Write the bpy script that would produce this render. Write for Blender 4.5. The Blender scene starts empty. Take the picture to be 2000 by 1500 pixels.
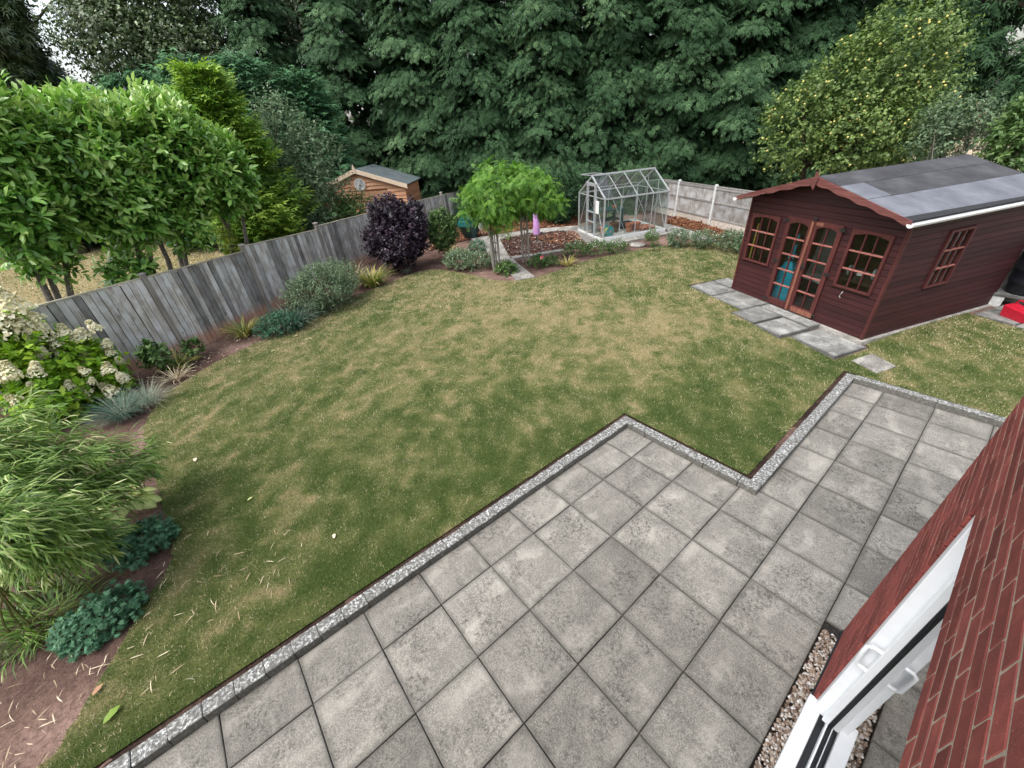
import bpy, bmesh, math, random
import numpy as np
from mathutils import Vector, Matrix
from mathutils.geometry import delaunay_2d_cdt

random.seed(7)
RNG = np.random.default_rng(11)
sc = bpy.context.scene
COL = sc.collection
PI = math.pi

# ------------------------------------------------------------------ camera, sky, sun, exposure
cam = bpy.data.objects.new('camera', bpy.data.cameras.new('camera'))
COL.objects.link(cam)
sc.camera = cam
cam.data.sensor_width = 36.0
cam.data.lens = 36.0 * 775.168 / 2000.0
cam.data.clip_start = 0.05
cam.data.clip_end = 600
CAMP = (0.627, -2.1757, 3.755)
Rr = (0.764199, -0.640745, -0.073795)
Rd = (-0.398125, -0.378601, -0.835559)
Rf = (0.507442, 0.667912, -0.544423)
cam.matrix_world = Matrix(((Rr[0], -Rd[0], -Rf[0], CAMP[0]), (Rr[1], -Rd[1], -Rf[1], CAMP[1]),
                           (Rr[2], -Rd[2], -Rf[2], CAMP[2]), (0, 0, 0, 1)))

world = bpy.data.worlds.new('World')
sc.world = world
world.use_nodes = True
wn, wl = world.node_tree.nodes, world.node_tree.links
for n in list(wn):
    wn.remove(n)
SUN_EL, SUN_AZ = math.radians(60), math.radians(174)     # high sun veiled by cloud, left of the house
sky = wn.new('ShaderNodeTexSky')
sky.sky_type = 'NISHITA'
sky.sun_disc = False
sky.sun_elevation = SUN_EL
sky.sun_rotation = math.radians(90) - SUN_AZ
sky.dust_density = 4.0
sky.air_density = 1.3
sky.ozone_density = 1.0
hs = wn.new('ShaderNodeHueSaturation')
hs.inputs['Saturation'].default_value = 0.45             # thin overcast
bg = wn.new('ShaderNodeBackground')
bg.inputs['Strength'].default_value = 0.15
wo = wn.new('ShaderNodeOutputWorld')
wl.new(sky.outputs[0], hs.inputs['Color'])
wl.new(hs.outputs[0], bg.inputs['Color'])
wl.new(bg.outputs[0], wo.inputs['Surface'])

sun = bpy.data.objects.new('sun', bpy.data.lights.new('sun', 'SUN'))
COL.objects.link(sun)
sun.data.energy = 0.6
sun.data.angle = math.radians(30)
sun.data.color = (1.0, 0.975, 0.94)
sd = Vector((math.cos(SUN_AZ) * math.cos(SUN_EL), math.sin(SUN_AZ) * math.cos(SUN_EL), math.sin(SUN_EL)))
sun.rotation_euler = sd.to_track_quat('Z', 'Y').to_euler()

sc.view_settings.view_transform = 'Standard'
sc.view_settings.look = 'None'
sc.view_settings.exposure = 1.3
sc.view_settings.gamma = 1.0
sc.view_settings.use_curve_mapping = False
sc.cycles.max_bounces = 8
sc.cycles.diffuse_bounces = 3
sc.cycles.glossy_bounces = 4
sc.cycles.transparent_max_bounces = 24
sc.cycles.transmission_bounces = 6
sc.cycles.use_denoising = True

# ------------------------------------------------------------------ ground shape
KERB = [(-6, .57), (4.82, .57), (4.82, -1.26), (8.42, -1.26), (8.42, -6)]
def pz(x, y):                                   # the patio falls gently away from the house
    return -0.0280524 * (x - .5) - .0087072 * (y + 2.2)
def dist_patio(x, y):
    if (y < .57 and x < 4.82) or (y < -1.26 and x < 8.42):
        return 0.0
    d = 1e9
    for (a, b), (c, e) in zip(KERB[:-1], KERB[1:]):
        vx, vy = c - a, e - b
        t = max(0, min(1, ((x - a) * vx + (y - b) * vy) / (vx * vx + vy * vy)))
        d = min(d, math.hypot(x - a - t * vx, y - b - t * vy))
    return d
def zg(x, y):
    d = dist_patio(x, y)
    t = min(1, d / 2.5)
    t = t * t * (3 - 2 * t)
    xx = min(max(x, -5), 12)
    yy = min(max(y, -6), 4)
    return (pz(xx, yy) + .05) * (1 - t) - .05 * t

# ------------------------------------------------------------------ noise for geometry
def _hash(ix, iy, s):
    h = (ix * 374761393 + iy * 668265263 + s * 1442695041) & 0xffffffff
    h = ((h ^ (h >> 13)) * 1274126177) & 0xffffffff
    return ((h ^ (h >> 16)) & 0xffff) / 65535.0
def vnoise(x, y, s=0):
    x = np.asarray(x, float); y = np.asarray(y, float)
    ix = np.floor(x).astype(np.int64); iy = np.floor(y).astype(np.int64)
    fx = x - ix; fy = y - iy
    fx = fx * fx * (3 - 2 * fx); fy = fy * fy * (3 - 2 * fy)
    a = _hash(ix, iy, s); b = _hash(ix + 1, iy, s); c = _hash(ix, iy + 1, s); d = _hash(ix + 1, iy + 1, s)
    return (a * (1 - fx) + b * fx) * (1 - fy) + (c * (1 - fx) + d * fx) * fy
def fbm(x, y, s=0, o=3):
    r = 0; a = .5; t = 0
    for k in range(o):
        r = r + a * vnoise(np.asarray(x) * 2 ** k, np.asarray(y) * 2 ** k, s + k * 17); t += a; a *= .55
    return r / t

# ------------------------------------------------------------------ materials
MATS = {}
class NT:
    def __init__(self, name):
        self.m = bpy.data.materials.new(name); self.m.use_nodes = True
        self.t = self.m.node_tree; self.n = self.t.nodes; self.l = self.t.links
        self.b = self.n['Principled BSDF']; self.out = self.n['Material Output']
    def new(self, t, **kw):
        o = self.n.new(t)
        for k, v in kw.items():
            setattr(o, k, v)
        return o
    def link(self, a, b):
        self.l.new(a, b)
    def coord(self, scale=(1, 1, 1), world=False, rnd=True):
        if world:
            src = self.new('ShaderNodeNewGeometry').outputs['Position']
        else:
            src = self.new('ShaderNodeTexCoord').outputs['Object']
        if rnd and not world:
            oi = self.new('ShaderNodeObjectInfo')
            mu = self.new('ShaderNodeMath', operation='MULTIPLY'); mu.inputs[1].default_value = 37.0
            self.link(oi.outputs['Random'], mu.inputs[0])
            ad = self.new('ShaderNodeVectorMath', operation='ADD')
            self.link(src, ad.inputs[0]); self.link(mu.outputs[0], ad.inputs[1]); src = ad.outputs[0]
        mp = self.new('ShaderNodeMapping'); mp.inputs['Scale'].default_value = scale
        self.link(src, mp.inputs['Vector'])
        return mp.outputs[0]
    def noise(self, vec, scale, detail=4, rough=.55, dist=0):
        n = self.new('ShaderNodeTexNoise'); n.inputs['Scale'].default_value = scale
        n.inputs['Detail'].default_value = detail; n.inputs['Roughness'].default_value = rough
        n.inputs['Distortion'].default_value = dist
        if vec is not None:
            self.link(vec, n.inputs['Vector'])
        return n.outputs['Fac']
    def ramp(self, fac, stops, interp='LINEAR'):
        r = self.new('ShaderNodeValToRGB'); r.color_ramp.interpolation = interp
        e = r.color_ramp.elements
        while len(e) < len(stops):
            e.new(.5)
        for k, (p, c) in enumerate(stops):
            e[k].position = p; e[k].color = (c, c, c, 1) if not hasattr(c, '__len__') else (*c, 1)
        self.link(fac, r.inputs[0])
        return r.outputs[0]
    def mix(self, f, a, b, mode='MIX'):
        m = self.new('ShaderNodeMix', data_type='RGBA', blend_type=mode)
        for s, v in ((m.inputs[0], f), (m.inputs[6], a), (m.inputs[7], b)):
            if hasattr(v, 'is_linked'):
                self.link(v, s)
            elif hasattr(v, '__len__'):
                s.default_value = (*v, 1)
            else:
                s.default_value = v
        return m.outputs[2]
    def math(self, op, a, b=0.0):
        m = self.new('ShaderNodeMath', operation=op)
        for s, v in zip(m.inputs, (a, b)):
            if hasattr(v, 'is_linked'):
                self.link(v, s)
            else:
                s.default_value = v
        return m.outputs[0]
    def rand(self):
        return self.new('ShaderNodeObjectInfo').outputs['Random']
    def bump(self, h, strength=.3, dist=.01):
        b = self.new('ShaderNodeBump'); b.inputs['Strength'].default_value = strength
        b.inputs['Distance'].default_value = dist
        self.link(h, b.inputs['Height']); self.link(b.outputs[0], self.b.inputs['Normal'])
    def done(self, col=None, rough=.7, spec=.4, metal=0.0):
        if col is not None:
            if hasattr(col, 'is_linked'):
                self.link(col, self.b.inputs['Base Color'])
            else:
                self.b.inputs['Base Color'].default_value = (*col, 1)
        if hasattr(rough, 'is_linked'):
            self.link(rough, self.b.inputs['Roughness'])
        else:
            self.b.inputs['Roughness'].default_value = rough
        self.b.inputs['Specular IOR Level'].default_value = spec
        self.b.inputs['Metallic'].default_value = metal
        return self.m

def plain(name, c, rough=.5, spec=.4, metal=0, var=.12, scale=14, c2=None):
    t = NT(name)
    n = t.noise(t.coord(), scale, 5)
    c2 = c2 or tuple(x * (1 - 2.2 * var) for x in c)
    t.bump(n, .08, .005)
    return t.done(t.ramp(n, [(.3, c2), (.62, c)]), rough, spec, metal)

def wood(name, dark, light, axis='z', rough=.8, grain=26, var=.5, knots=True, splash=None, spec=.2, silver=None):
    t = NT(name)
    sc_ = {'z': (1, 1, .055), 'x': (.055, 1, 1), 'y': (1, .055, 1)}[axis]
    v = t.coord(sc_)
    n = t.noise(v, grain, 6, .65, .6)
    n2 = t.noise(t.coord((1, 1, 1)), 3.2, 3)
    col = t.ramp(n, [(.28, dark), (.68, light)])
    if silver:
        col = t.mix(t.ramp(n2, [(.42, 0.), (.62, .75)]), col, silver)
    r = t.rand()
    k = t.ramp(r, [(0, 1 - var), (.5, 1.0), (1, 1 + var * .45)])
    col = t.mix(1.0, col, k, 'MULTIPLY')
    if knots:
        kv = t.coord({'z': (1, 1, .45), 'x': (.45, 1, 1), 'y': (1, .45, 1)}[axis])
        vo = t.new('ShaderNodeTexVoronoi'); vo.inputs['Scale'].default_value = 4.2
        t.link(kv, vo.inputs['Vector'])
        km = t.ramp(vo.outputs['Distance'], [(.035, 1.0), (.085, 0.)])
        col = t.mix(t.math('MULTIPLY', km, .8), col, tuple(x * .35 for x in dark))
    if splash:
        sx = t.new('ShaderNodeSeparateXYZ'); t.link(t.new('ShaderNodeTexCoord').outputs['Object'], sx.inputs[0])
        zz = t.math('ADD', sx.outputs['Z'], t.math('MULTIPLY', t.noise(t.coord(), 7, 4), -.35))
        sp = t.ramp(zz, [(0.0, 1.0), (.22, 0.)])
        col = t.mix(t.math('MULTIPLY', sp, .85), col, splash)
    t.bump(n, .35, .004)
    return t.done(col, rough, spec)

def leafmat(name, stops, rough=.45, spec=.45, trans=.22):
    t = NT(name)
    a = t.new('ShaderNodeAttribute', attribute_name='tint')
    col = t.ramp(a.outputs['Fac'], stops)
    t.done(col, rough, spec)
    tr = t.new('ShaderNodeBsdfTranslucent')
    hs_ = t.new('ShaderNodeHueSaturation'); hs_.inputs['Value'].default_value = 1.5; hs_.inputs['Saturation'].default_value = 1.1
    t.link(col, hs_.inputs['Color']); t.link(hs_.outputs[0], tr.inputs['Color'])
    mx = t.new('ShaderNodeMixShader'); mx.inputs[0].default_value = trans
    t.link(t.b.outputs[0], mx.inputs[1]); t.link(tr.outputs[0], mx.inputs[2]); t.link(mx.outputs[0], t.out.inputs['Surface'])
    return t.m

def glassmat(name, tint=(.86, .9, .88), ior=1.5, grime=0.0, gain=1.0):
    t = NT(name)
    fr = t.new('ShaderNodeFresnel'); fr.inputs['IOR'].default_value = ior
    gl = t.new('ShaderNodeBsdfGlossy'); gl.inputs['Roughness'].default_value = .015
    tp = t.new('ShaderNodeBsdfTransparent'); tp.inputs['Color'].default_value = (*tint, 1)
    mx = t.new('ShaderNodeMixShader')
    front = t.math('SUBTRACT', 1.0, t.new('ShaderNodeNewGeometry').outputs['Backfacing'])
    t.link(t.math('MULTIPLY', front, t.math('MINIMUM', t.math('MULTIPLY', fr.outputs[0], gain), 1.0)), mx.inputs[0])
    t.link(tp.outputs[0], mx.inputs[1]); t.link(gl.outputs[0], mx.inputs[2])
    res = mx.outputs[0]
    if grime:
        df = t.new('ShaderNodeBsdfDiffuse'); df.inputs['Color'].default_value = (.45, .47, .45, 1)
        m2 = t.new('ShaderNodeMixShader')
        t.link(t.ramp(t.noise(t.coord(), 5, 6, .7), [(.4, grime * .25), (.8, grime)]), m2.inputs[0])
        t.link(res, m2.inputs[1]); t.link(df.outputs[0], m2.inputs[2]); res = m2.outputs[0]
    t.link(res, t.out.inputs['Surface'])
    return t.m

def slabmat(name, base, dark, light, edge=True):
    t = NT(name)
    v = t.coord()
    n1 = t.noise(v, 3.2, 5, .6)
    n2 = t.noise(v, 95, 3, .75)
    n3 = t.noise(v, 30, 5, .8)
    n4 = t.noise(t.coord((1, .35, 1)), 9, 4, .6, 1.2)
    n0 = t.noise(v, 1.6, 4, .65)
    n1 = t.math('ADD', t.math('MULTIPLY', n1, .6), t.math('MULTIPLY', n0, .4))
    col = t.ramp(n1, [(.36, dark), (.5, base), (.62, light)])
    col = t.mix(t.ramp(n2, [(.38, .7), (.56, 0.)]), col, tuple(x * .4 for x in dark))
    col = t.mix(t.ramp(n2, [(.56, 0.), (.7, .5)]), col, tuple(min(1, x * 1.4) for x in light))
    pm = t.ramp(t.noise(v, 2.6, 4, .6), [(.42, .12), (.62, 1.0)])
    col = t.mix(t.math('MULTIPLY', t.ramp(n3, [(.48, 0.), (.6, .85)]), pm), col, tuple(x * .3 for x in dark))
    col = t.mix(t.ramp(n4, [(.55, 0.), (.75, .4)]), col, tuple(min(1, x * 1.3) for x in light))
    wv = t.new('ShaderNodeTexWave', wave_type='RINGS'); wv.inputs['Scale'].default_value = 1.1; wv.inputs['Distortion'].default_value = 5.5
    wv.inputs['Detail'].default_value = 3; wv.inputs['Detail Scale'].default_value = 1.6; t.link(v, wv.inputs['Vector'])
    col = t.mix(t.math('MULTIPLY', t.ramp(wv.outputs['Fac'], [(.72, 0.), (.95, .34)]), t.ramp(n0, [(.42, 0.), (.6, 1.0)])), col, tuple(min(1, x * 1.45) for x in light))
    col = t.mix(1.0, col, t.ramp(t.rand(), [(0, .74), (.5, .98), (1, 1.14)]), 'MULTIPLY')
    if edge:
        g = t.new('ShaderNodeTexCoord').outputs['Generated']
        sx = t.new('ShaderNodeSeparateXYZ'); t.link(g, sx.inputs[0])
        def e(o):
            return t.math('MINIMUM', o, t.math('SUBTRACT', 1.0, o))
        d = t.math('ADD', t.math('MINIMUM', e(sx.outputs['X']), e(sx.outputs['Y'])), t.math('MULTIPLY', t.math('SUBTRACT', n3, .5), .12))
        col = t.mix(t.ramp(d, [(0, .6), (.07, 0.)]), col, tuple(x * .4 for x in dark))
    t.bump(t.math('ADD', n2, n3), .22, .004)
    return t.done(col, .9, .25)

def soilmat(name, a, b, c, scale=1.3):
    t = NT(name)
    v = t.coord(world=True)
    n1 = t.noise(v, scale, 5, .6); n2 = t.noise(v, 24, 6, .7); n3 = t.noise(v, 90, 3, .7)
    col = t.ramp(n1, [(.36, a), (.5, b), (.66, c)])
    col = t.mix(t.ramp(n2, [(.35, .65), (.6, 0.)]), col, tuple(x * .5 for x in a))
    col = t.mix(t.ramp(n3, [(.58, 0.), (.75, .5)]), col, tuple(min(1, x * 1.4) for x in c))
    t.bump(t.math('ADD', n2, t.math('MULTIPLY', n3, .5)), .7, .03)
    return t.done(col, .95, .1)

M = {}
M['slab'] = slabmat('paving_concrete', (.25, .234, .207), (.195, .184, .163), (.3, .282, .248))
M['slab_grey'] = slabmat('grey_slab_concrete', (.27, .27, .255), (.16, .16, .15), (.36, .36, .34))
M['path'] = slabmat('path_concrete', (.31, .295, .265), (.21, .2, .185), (.38, .36, .33), edge=False)
M['bed_joint'] = soilmat('dark_joint', (.03, .028, .025), (.05, .045, .04), (.07, .065, .055))
M['soil'] = soilmat('garden_soil', (.08, .048, .04), (.175, .11, .088), (.32, .21, .172), .7)
M['soil_dark'] = soilmat('dark_soil', (.035, .022, .018), (.06, .038, .03), (.1, .065, .05), 3.0)  # darker soil tone for the kerb trench and the gravel bed
M['dry_ground'] = soilmat('dry_ground', (.2, .16, .1), (.3, .24, .15), (.4, .33, .22), .6)
M['bark_base'] = soilmat('bark_base', (.07, .03, .018), (.13, .06, .035), (.2, .1, .06), 2.0)

# kerb: weathered concrete with white lichen
t = NT('kerb_concrete')
v = t.coord()
n1 = t.noise(v, 42, 4, .75); n2 = t.noise(v, 14, 4, .6)
col = t.ramp(n1, [(.4, (.08, .08, .077)), (.52, (.19, .19, .18)), (.6, (.55, .56, .55))])
col = t.mix(t.ramp(n2, [(.35, .7), (.6, 0.)]), col, (.13, .125, .11))
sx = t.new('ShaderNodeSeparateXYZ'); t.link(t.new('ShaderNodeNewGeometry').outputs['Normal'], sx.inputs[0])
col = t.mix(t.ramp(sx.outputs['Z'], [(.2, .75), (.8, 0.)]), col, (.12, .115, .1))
t.bump(n1, .4, .006)
M['kerb'] = t.done(col, .95, .2)

# brick
t = NT('red_brick')
v = t.coord()
n1 = t.noise(v, 9, 4, .6); n2 = t.noise(v, 160, 3, .7)
col = t.ramp(n1, [(.3, (.16, .045, .038)), (.55, (.215, .055, .046)), (.75, (.3, .085, .065))])
col = t.mix(t.ramp(n2, [(.62, 0.), (.74, .5)]), col, (.5, .34, .28))
col = t.mix(t.ramp(n2, [(.28, .55), (.4, 0.)]), col, (.07, .025, .02))
col = t.mix(1.0, col, t.ramp(t.rand(), [(0, .68), (.5, 1.0), (1, 1.25)]), 'MULTIPLY')
t.bump(t.math('ADD', n1, n2), .45, .004)
M['brick'] = t.done(col, .9, .2)
t = NT('mortar')
v = t.coord(rnd=False)
n1 = t.noise(v, 70, 5, .7)
t.bump(n1, .8, .006)
M['mortar'] = t.done(t.ramp(n1, [(.3, (.3, .24, .185)), (.65, (.46, .39, .31))]), .95, .1)

M['upvc'] = plain('white_upvc', (.8, .82, .84), .28, .5, var=.02)
M['white_paint'] = plain('white_plastic_gutter', (.8, .8, .78), .4, .4, var=.05, scale=6)
M['gasket'] = plain('black_gasket', (.012, .012, .014), .5)
M['door_glass'] = glassmat('door_glass', (.55, .6, .6), 1.62, gain=1.5)
M['pane'] = glassmat('window_glass', (.9, .93, .92), 1.5, gain=1.3)
M['gh_glass'] = glassmat('greenhouse_glass', (.93, .96, .95), 1.5, grime=.05, gain=1.6)
M['room'] = plain('room_wall', (.3, .27, .23), .8)
M['fence'] = wood('weathered_fence_board', (.15, .128, .11), (.5, .475, .44), 'z', .85, 34, .62, True, (.42, .23, .15), silver=(.52, .53, .53))
M['fence_far'] = wood('weathered_fence_panel', (.11, .09, .075), (.36, .34, .32), 'z', .85, 30, .3, False, silver=(.42, .43, .44))
M['rail'] = wood('rear_fence_rail', (.14, .125, .11), (.36, .345, .33), 'x', .85, 24, .2, False)
M['fence_cap'] = wood('fence_capping', (.26, .23, .17), (.5, .46, .37), 'x', .85, 20, .2, False)
M['fence_post'] = wood('fence_post_wood', (.2, .175, .15), (.42, .39, .35), 'z', .85, 24, .3, False)
M['concrete_post'] = plain('concrete_post', (.62, .63, .62), .9, .2, var=.14, scale=20)
M['gravel_board'] = plain('concrete_gravel_board', (.56, .5, .44), .9, .2, var=.16, scale=9)
M['stain_x'] = wood('red_stained_board', (.024, .0062, .0072), (.062, .0155, .017), 'x', .6, 34, .35, True, spec=.35)
M['stain_y'] = wood('red_stained_side_board', (.025, .006, .007), (.062, .0155, .017), 'y', .6, 34, .35, True, spec=.35)
M['stain_trim'] = wood('red_stained_trim', (.05, .0135, .0125), (.115, .031, .028), 'z', .55, 40, .2, False, spec=.35)
M['worn_trim'] = wood('worn_red_trim', (.1, .028, .022), (.3, .13, .085), 'z', .65, 60, .1, False)
M['barge'] = wood('bargeboard_stain', (.075, .022, .02), (.2, .08, .07), 'x', .6, 40, .1, False)
M['inner_wood'] = plain('summerhouse_inner_wood', (.045, .026, .016), .8, var=.15, scale=6)
M['cream_wood'] = wood('orange_shed_board', (.36, .17, .09), (.66, .38, .23), 'x', .75, 22, .25, True)
M['cream_side'] = wood('orange_shed_side_board', (.28, .12, .06), (.5, .25, .14), 'y', .75, 22, .25, True)
M['pale_trim'] = wood('pale_shed_trim', (.5, .36, .25), (.75, .62, .48), 'x', .75, 22, .15, False)
def feltmat(name, c1, c2, c3):
    t = NT(name); v = t.coord()
    n1 = t.noise(v, 2.2, 5, .6); n2 = t.noise(v, 220, 2, .7); n3 = t.noise(v, 30, 5, .7)
    col = t.ramp(n1, [(.3, c1), (.5, c2), (.7, c3)])
    col = t.mix(t.ramp(n2, [(.35, .5), (.6, 0.)]), col, tuple(x * .5 for x in c1))
    col = t.mix(t.ramp(n3, [(.6, 0.), (.75, .35)]), col, tuple(x * 1.5 for x in c3))
    t.bump(n2, .3, .003)
    return t.done(col, .9, .25)
M['felt'] = feltmat('grey_roof_felt', (.042, .042, .046), (.064, .064, .07), (.098, .098, .106))
M['felt_light'] = feltmat('pale_roof_felt', (.11, .115, .135), (.15, .158, .18), (.2, .21, .24))
M['felt_green'] = feltmat('neighbour_roof_felt', (.075, .095, .1), (.1, .125, .13), (.14, .16, .165))
M['felt_edge'] = plain('felt_edge', (.025, .025, .028), .9)
M['iron'] = plain('black_iron', (.02, .02, .02), .45, .5)
M['chrome'] = plain('worn_metal', (.55, .55, .53), .35, .5, .8)
M['alu'] = plain('bare_aluminium', (.62, .63, .64), .42, .5, .55, var=.1)
M['bronze_metal'] = plain('rusty_brown_metal', (.14, .07, .04), .7)
M['terracotta'] = plain('terracotta', (.42, .15, .085), .85, .2, var=.2, scale=12)
M['terracotta_pale'] = plain('pale_terracotta', (.55, .3, .22), .85, .2, var=.2, scale=12)
M['teal'] = plain('teal_plastic', (.012, .12, .115), .4, .5)
M['dark_teal'] = plain('dark_green_plastic', (.012, .06, .055), .45, .5)
M['bench_green'] = plain('dark_green_bench', (.02, .07, .065), .5)
M['turquoise'] = plain('turquoise_plastic', (.015, .42, .42), .35, .5)
M['hose_blue'] = plain('turquoise_cover', (.012, .3, .42), .5, .4)
M['cream_plastic'] = plain('cream_plastic', (.72, .66, .52), .5)
M['lilac'] = plain('lilac_cover', (.62, .33, .66), .6, .3, var=.12, scale=5)
M['black_plastic'] = plain('black_plastic', (.012, .013, .018), .38, .5)
M['red_plastic'] = plain('red_plastic', (.52, .012, .035), .35, .5, var=.1)
M['yellow'] = plain('yellow_pole', (.6, .42, .07), .5)
M['grey_item'] = plain('grey_item', (.35, .37, .37), .6)
M['post_grey'] = wood('arch_post_wood', (.15, .135, .115), (.36, .33, .29), 'z', .85, 36, .3, False)
M['bark_wood'] = plain('grey_bark', (.21, .185, .16), .9, .1, var=.25, scale=18)
M['dark_bark'] = plain('dark_bark', (.055, .042, .034), .95, .1, var=.2, scale=14)
M['twig'] = plain('bare_twig', (.3, .27, .23), .9, .1, var=.2, scale=30)
M['cane'] = plain('bamboo_cane', (.17, .17, .06), .6, .3, var=.25, scale=20)
M['clock_face'] = plain('pale_disc', (.62, .72, .72), .5, var=.12, scale=8)

# ------------------------------------------------------------------ mesh helpers
def setp(o, label=None, cat=None, group=None, kind=None):
    for k, v in (('label', label), ('category', cat), ('group', group), ('kind', kind)):
        if v:
            o[k] = v
    return o
def link(name, me, parent=None, loc=None, rot=None):
    o = bpy.data.objects.new(name, me)
    COL.objects.link(o)
    if parent:
        o.parent = parent
    if loc is not None:
        o.location = loc
    if rot is not None:
        o.rotation_euler = rot
    return o
def thing(name, label, cat, loc=(0, 0, 0), rz=0.0, group=None, kind=None):
    o = bpy.data.objects.new(name, None)
    COL.objects.link(o)
    o.empty_display_size = .2
    o.location = loc
    o.rotation_euler = (0, 0, rz)
    return setp(o, label, cat, group, kind)

class MB:
    def __init__(self):
        self.v = []; self.f = []
    def add(self, vs, fs):
        k = len(self.v)
        self.v += [tuple(p) for p in vs]
        self.f += [tuple(i + k for i in f) for f in fs]
        return self
    def box(self, x0, x1, y0, y1, z0, z1):
        vs = [(x, y, z) for z in (z0, z1) for y in (y0, y1) for x in (x0, x1)]
        return self.add(vs, [(0, 2, 3, 1), (4, 5, 7, 6), (0, 1, 5, 4), (1, 3, 7, 5), (3, 2, 6, 7), (2, 0, 4, 6)])
    def cbox(self, x0, x1, y0, y1, z0, z1, c=.004, jit=0.0):
        # chamfered box
        X = (x0, x1); Y = (y0, y1); Z = (z0, z1)
        vs = []; idx = {}
        for i in (0, 1):
            for j in (0, 1):
                for k in (0, 1):
                    si, sj, sk = (1 if i == 0 else -1), (1 if j == 0 else -1), (1 if k == 0 else -1)
                    q = [random.uniform(-jit, jit) for _ in range(3)]
                    for a in range(3):
                        p = [X[i] + si * c + q[0], Y[j] + sj * c + q[1], Z[k] + sk * c + q[2]]
                        p[a] = (X[i], Y[j], Z[k])[a] + q[a]
                        idx[(i, j, k, a)] = len(vs); vs.append(p)
        fs = []
        I = idx
        for s in (0, 1):
            q = [I[(s, 0, 0, 0)], I[(s, 1, 0, 0)], I[(s, 1, 1, 0)], I[(s, 0, 1, 0)]]
            fs.append(q if s else q[::-1])
            q = [I[(0, s, 0, 1)], I[(1, s, 0, 1)], I[(1, s, 1, 1)], I[(0, s, 1, 1)]]
            fs.append(q[::-1] if s else q)
            q = [I[(0, 0, s, 2)], I[(1, 0, s, 2)], I[(1, 1, s, 2)], I[(0, 1, s, 2)]]
            fs.append(q if s else q[::-1])
        for a in (0, 1):
            for b in (0, 1):
                fs.append([I[(0, a, b, 1)], I[(1, a, b, 1)], I[(1, a, b, 2)], I[(0, a, b, 2)]])
                fs.append([I[(a, 0, b, 0)], I[(a, 1, b, 0)], I[(a, 1, b, 2)], I[(a, 0, b, 2)]])
                fs.append([I[(a, b, 0, 0)], I[(a, b, 1, 0)], I[(a, b, 1, 1)], I[(a, b, 0, 1)]])
                for d in (0, 1):
                    fs.append([I[(a, b, d, 0)], I[(a, b, d, 1)], I[(a, b, d, 2)]])
        return self.add(vs, fs)
    def beam(self, p, q, w, h, up=(0, 0, 1)):
        p = Vector(p); q = Vector(q); d = (q - p).normalized(); u = Vector(up)
        if abs(d.dot(u)) > .97:
            u = Vector((1, 0, 0))
        s = d.cross(u).normalized(); u = s.cross(d)
        vs = [b + s * (i * w / 2) + u * (j * h / 2) for b in (p, q) for i, j in ((-1, -1), (1, -1), (1, 1), (-1, 1))]
        return self.add(vs, [(3, 2, 1, 0), (4, 5, 6, 7), (0, 1, 5, 4), (1, 2, 6, 5), (2, 3, 7, 6), (3, 0, 4, 7)])
    def tube(self, pts, r, seg=8, cap=True):
        pts = [Vector(p) for p in pts]
        if not hasattr(r, '__len__'):
            r = [r] * len(pts)
        k = len(self.v); prev = None
        for i, p in enumerate(pts):
            d = (pts[min(i + 1, len(pts) - 1)] - pts[max(i - 1, 0)]).normalized()
            if prev is None:
                a = Vector((0, 0, 1)) if abs(d.z) < .9 else Vector((1, 0, 0))
                s = d.cross(a).normalized()
            else:
                s = (prev - d * prev.dot(d)).normalized()
            prev = s; u = d.cross(s)
            for j in range(seg):
                t = 2 * PI * j / seg
                self.v.append(tuple(p + (s * math.cos(t) + u * math.sin(t)) * r[i]))
        for i in range(len(pts) - 1):
            for j in range(seg):
                a = k + i * seg + j; b = k + i * seg + (j + 1) % seg
                self.f.append((a, b, b + seg, a + seg))
        if cap:
            self.f.append(tuple(k + j for j in range(seg))[::-1])
            self.f.append(tuple(k + (len(pts) - 1) * seg + j for j in range(seg)))
        return self
    def lathe(self, prof, c=(0, 0, 0), seg=20, axis='z'):
        k = len(self.v)
        for r, z in prof:
            for j in range(seg):
                t = 2 * PI * j / seg
                a, b = r * math.cos(t), r * math.sin(t)
                p = {'z': (a, b, z), 'x': (z, a, b), 'y': (b, z, a)}[axis]
                self.v.append((p[0] + c[0], p[1] + c[1], p[2] + c[2]))
        for i in range(len(prof) - 1):
            for j in range(seg):
                a = k + i * seg + j; b = k + i * seg + (j + 1) % seg
                self.f.append((a, b, b + seg, a + seg))
        self.f.append(tuple(k + j for j in range(seg))[::-1])
        self.f.append(tuple(k + (len(prof) - 1) * seg + j for j in range(seg)))
        return self
    def prism(self, poly, y0, y1, plane='xz'):
        n = len(poly)
        def P(a, b, c):
            return {'xz': (a, c, b), 'yz': (c, a, b), 'xy': (a, b, c)}[plane]
        vs = [P(a, b, y0) for a, b in poly] + [P(a, b, y1) for a, b in poly]
        fs = [tuple(range(n))[::-1], tuple(range(n, 2 * n))] + [(i, (i + 1) % n, n + (i + 1) % n, n + i) for i in range(n)]
        return self.add(vs, fs)
    def mesh(self, name, mat, smooth=False):
        me = bpy.data.meshes.new(name)
        me.from_pydata(self.v, [], self.f)
        me.update()
        if mat:
            me.materials.append(mat)
        bm = bmesh.new(); bm.from_mesh(me)
        bmesh.ops.recalc_face_normals(bm, faces=bm.faces)
        bm.to_mesh(me); bm.free()
        if smooth:
            me.polygons.foreach_set('use_smooth', [True] * len(me.polygons))
            if hasattr(me, 'set_sharp_from_angle'):
                me.set_sharp_from_angle(angle=math.radians(40))
        return me
    def build(self, name, mat, parent=None, smooth=False, loc=None, rot=None):
        return link(name, self.mesh(name, mat, smooth), parent, loc, rot)

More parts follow.
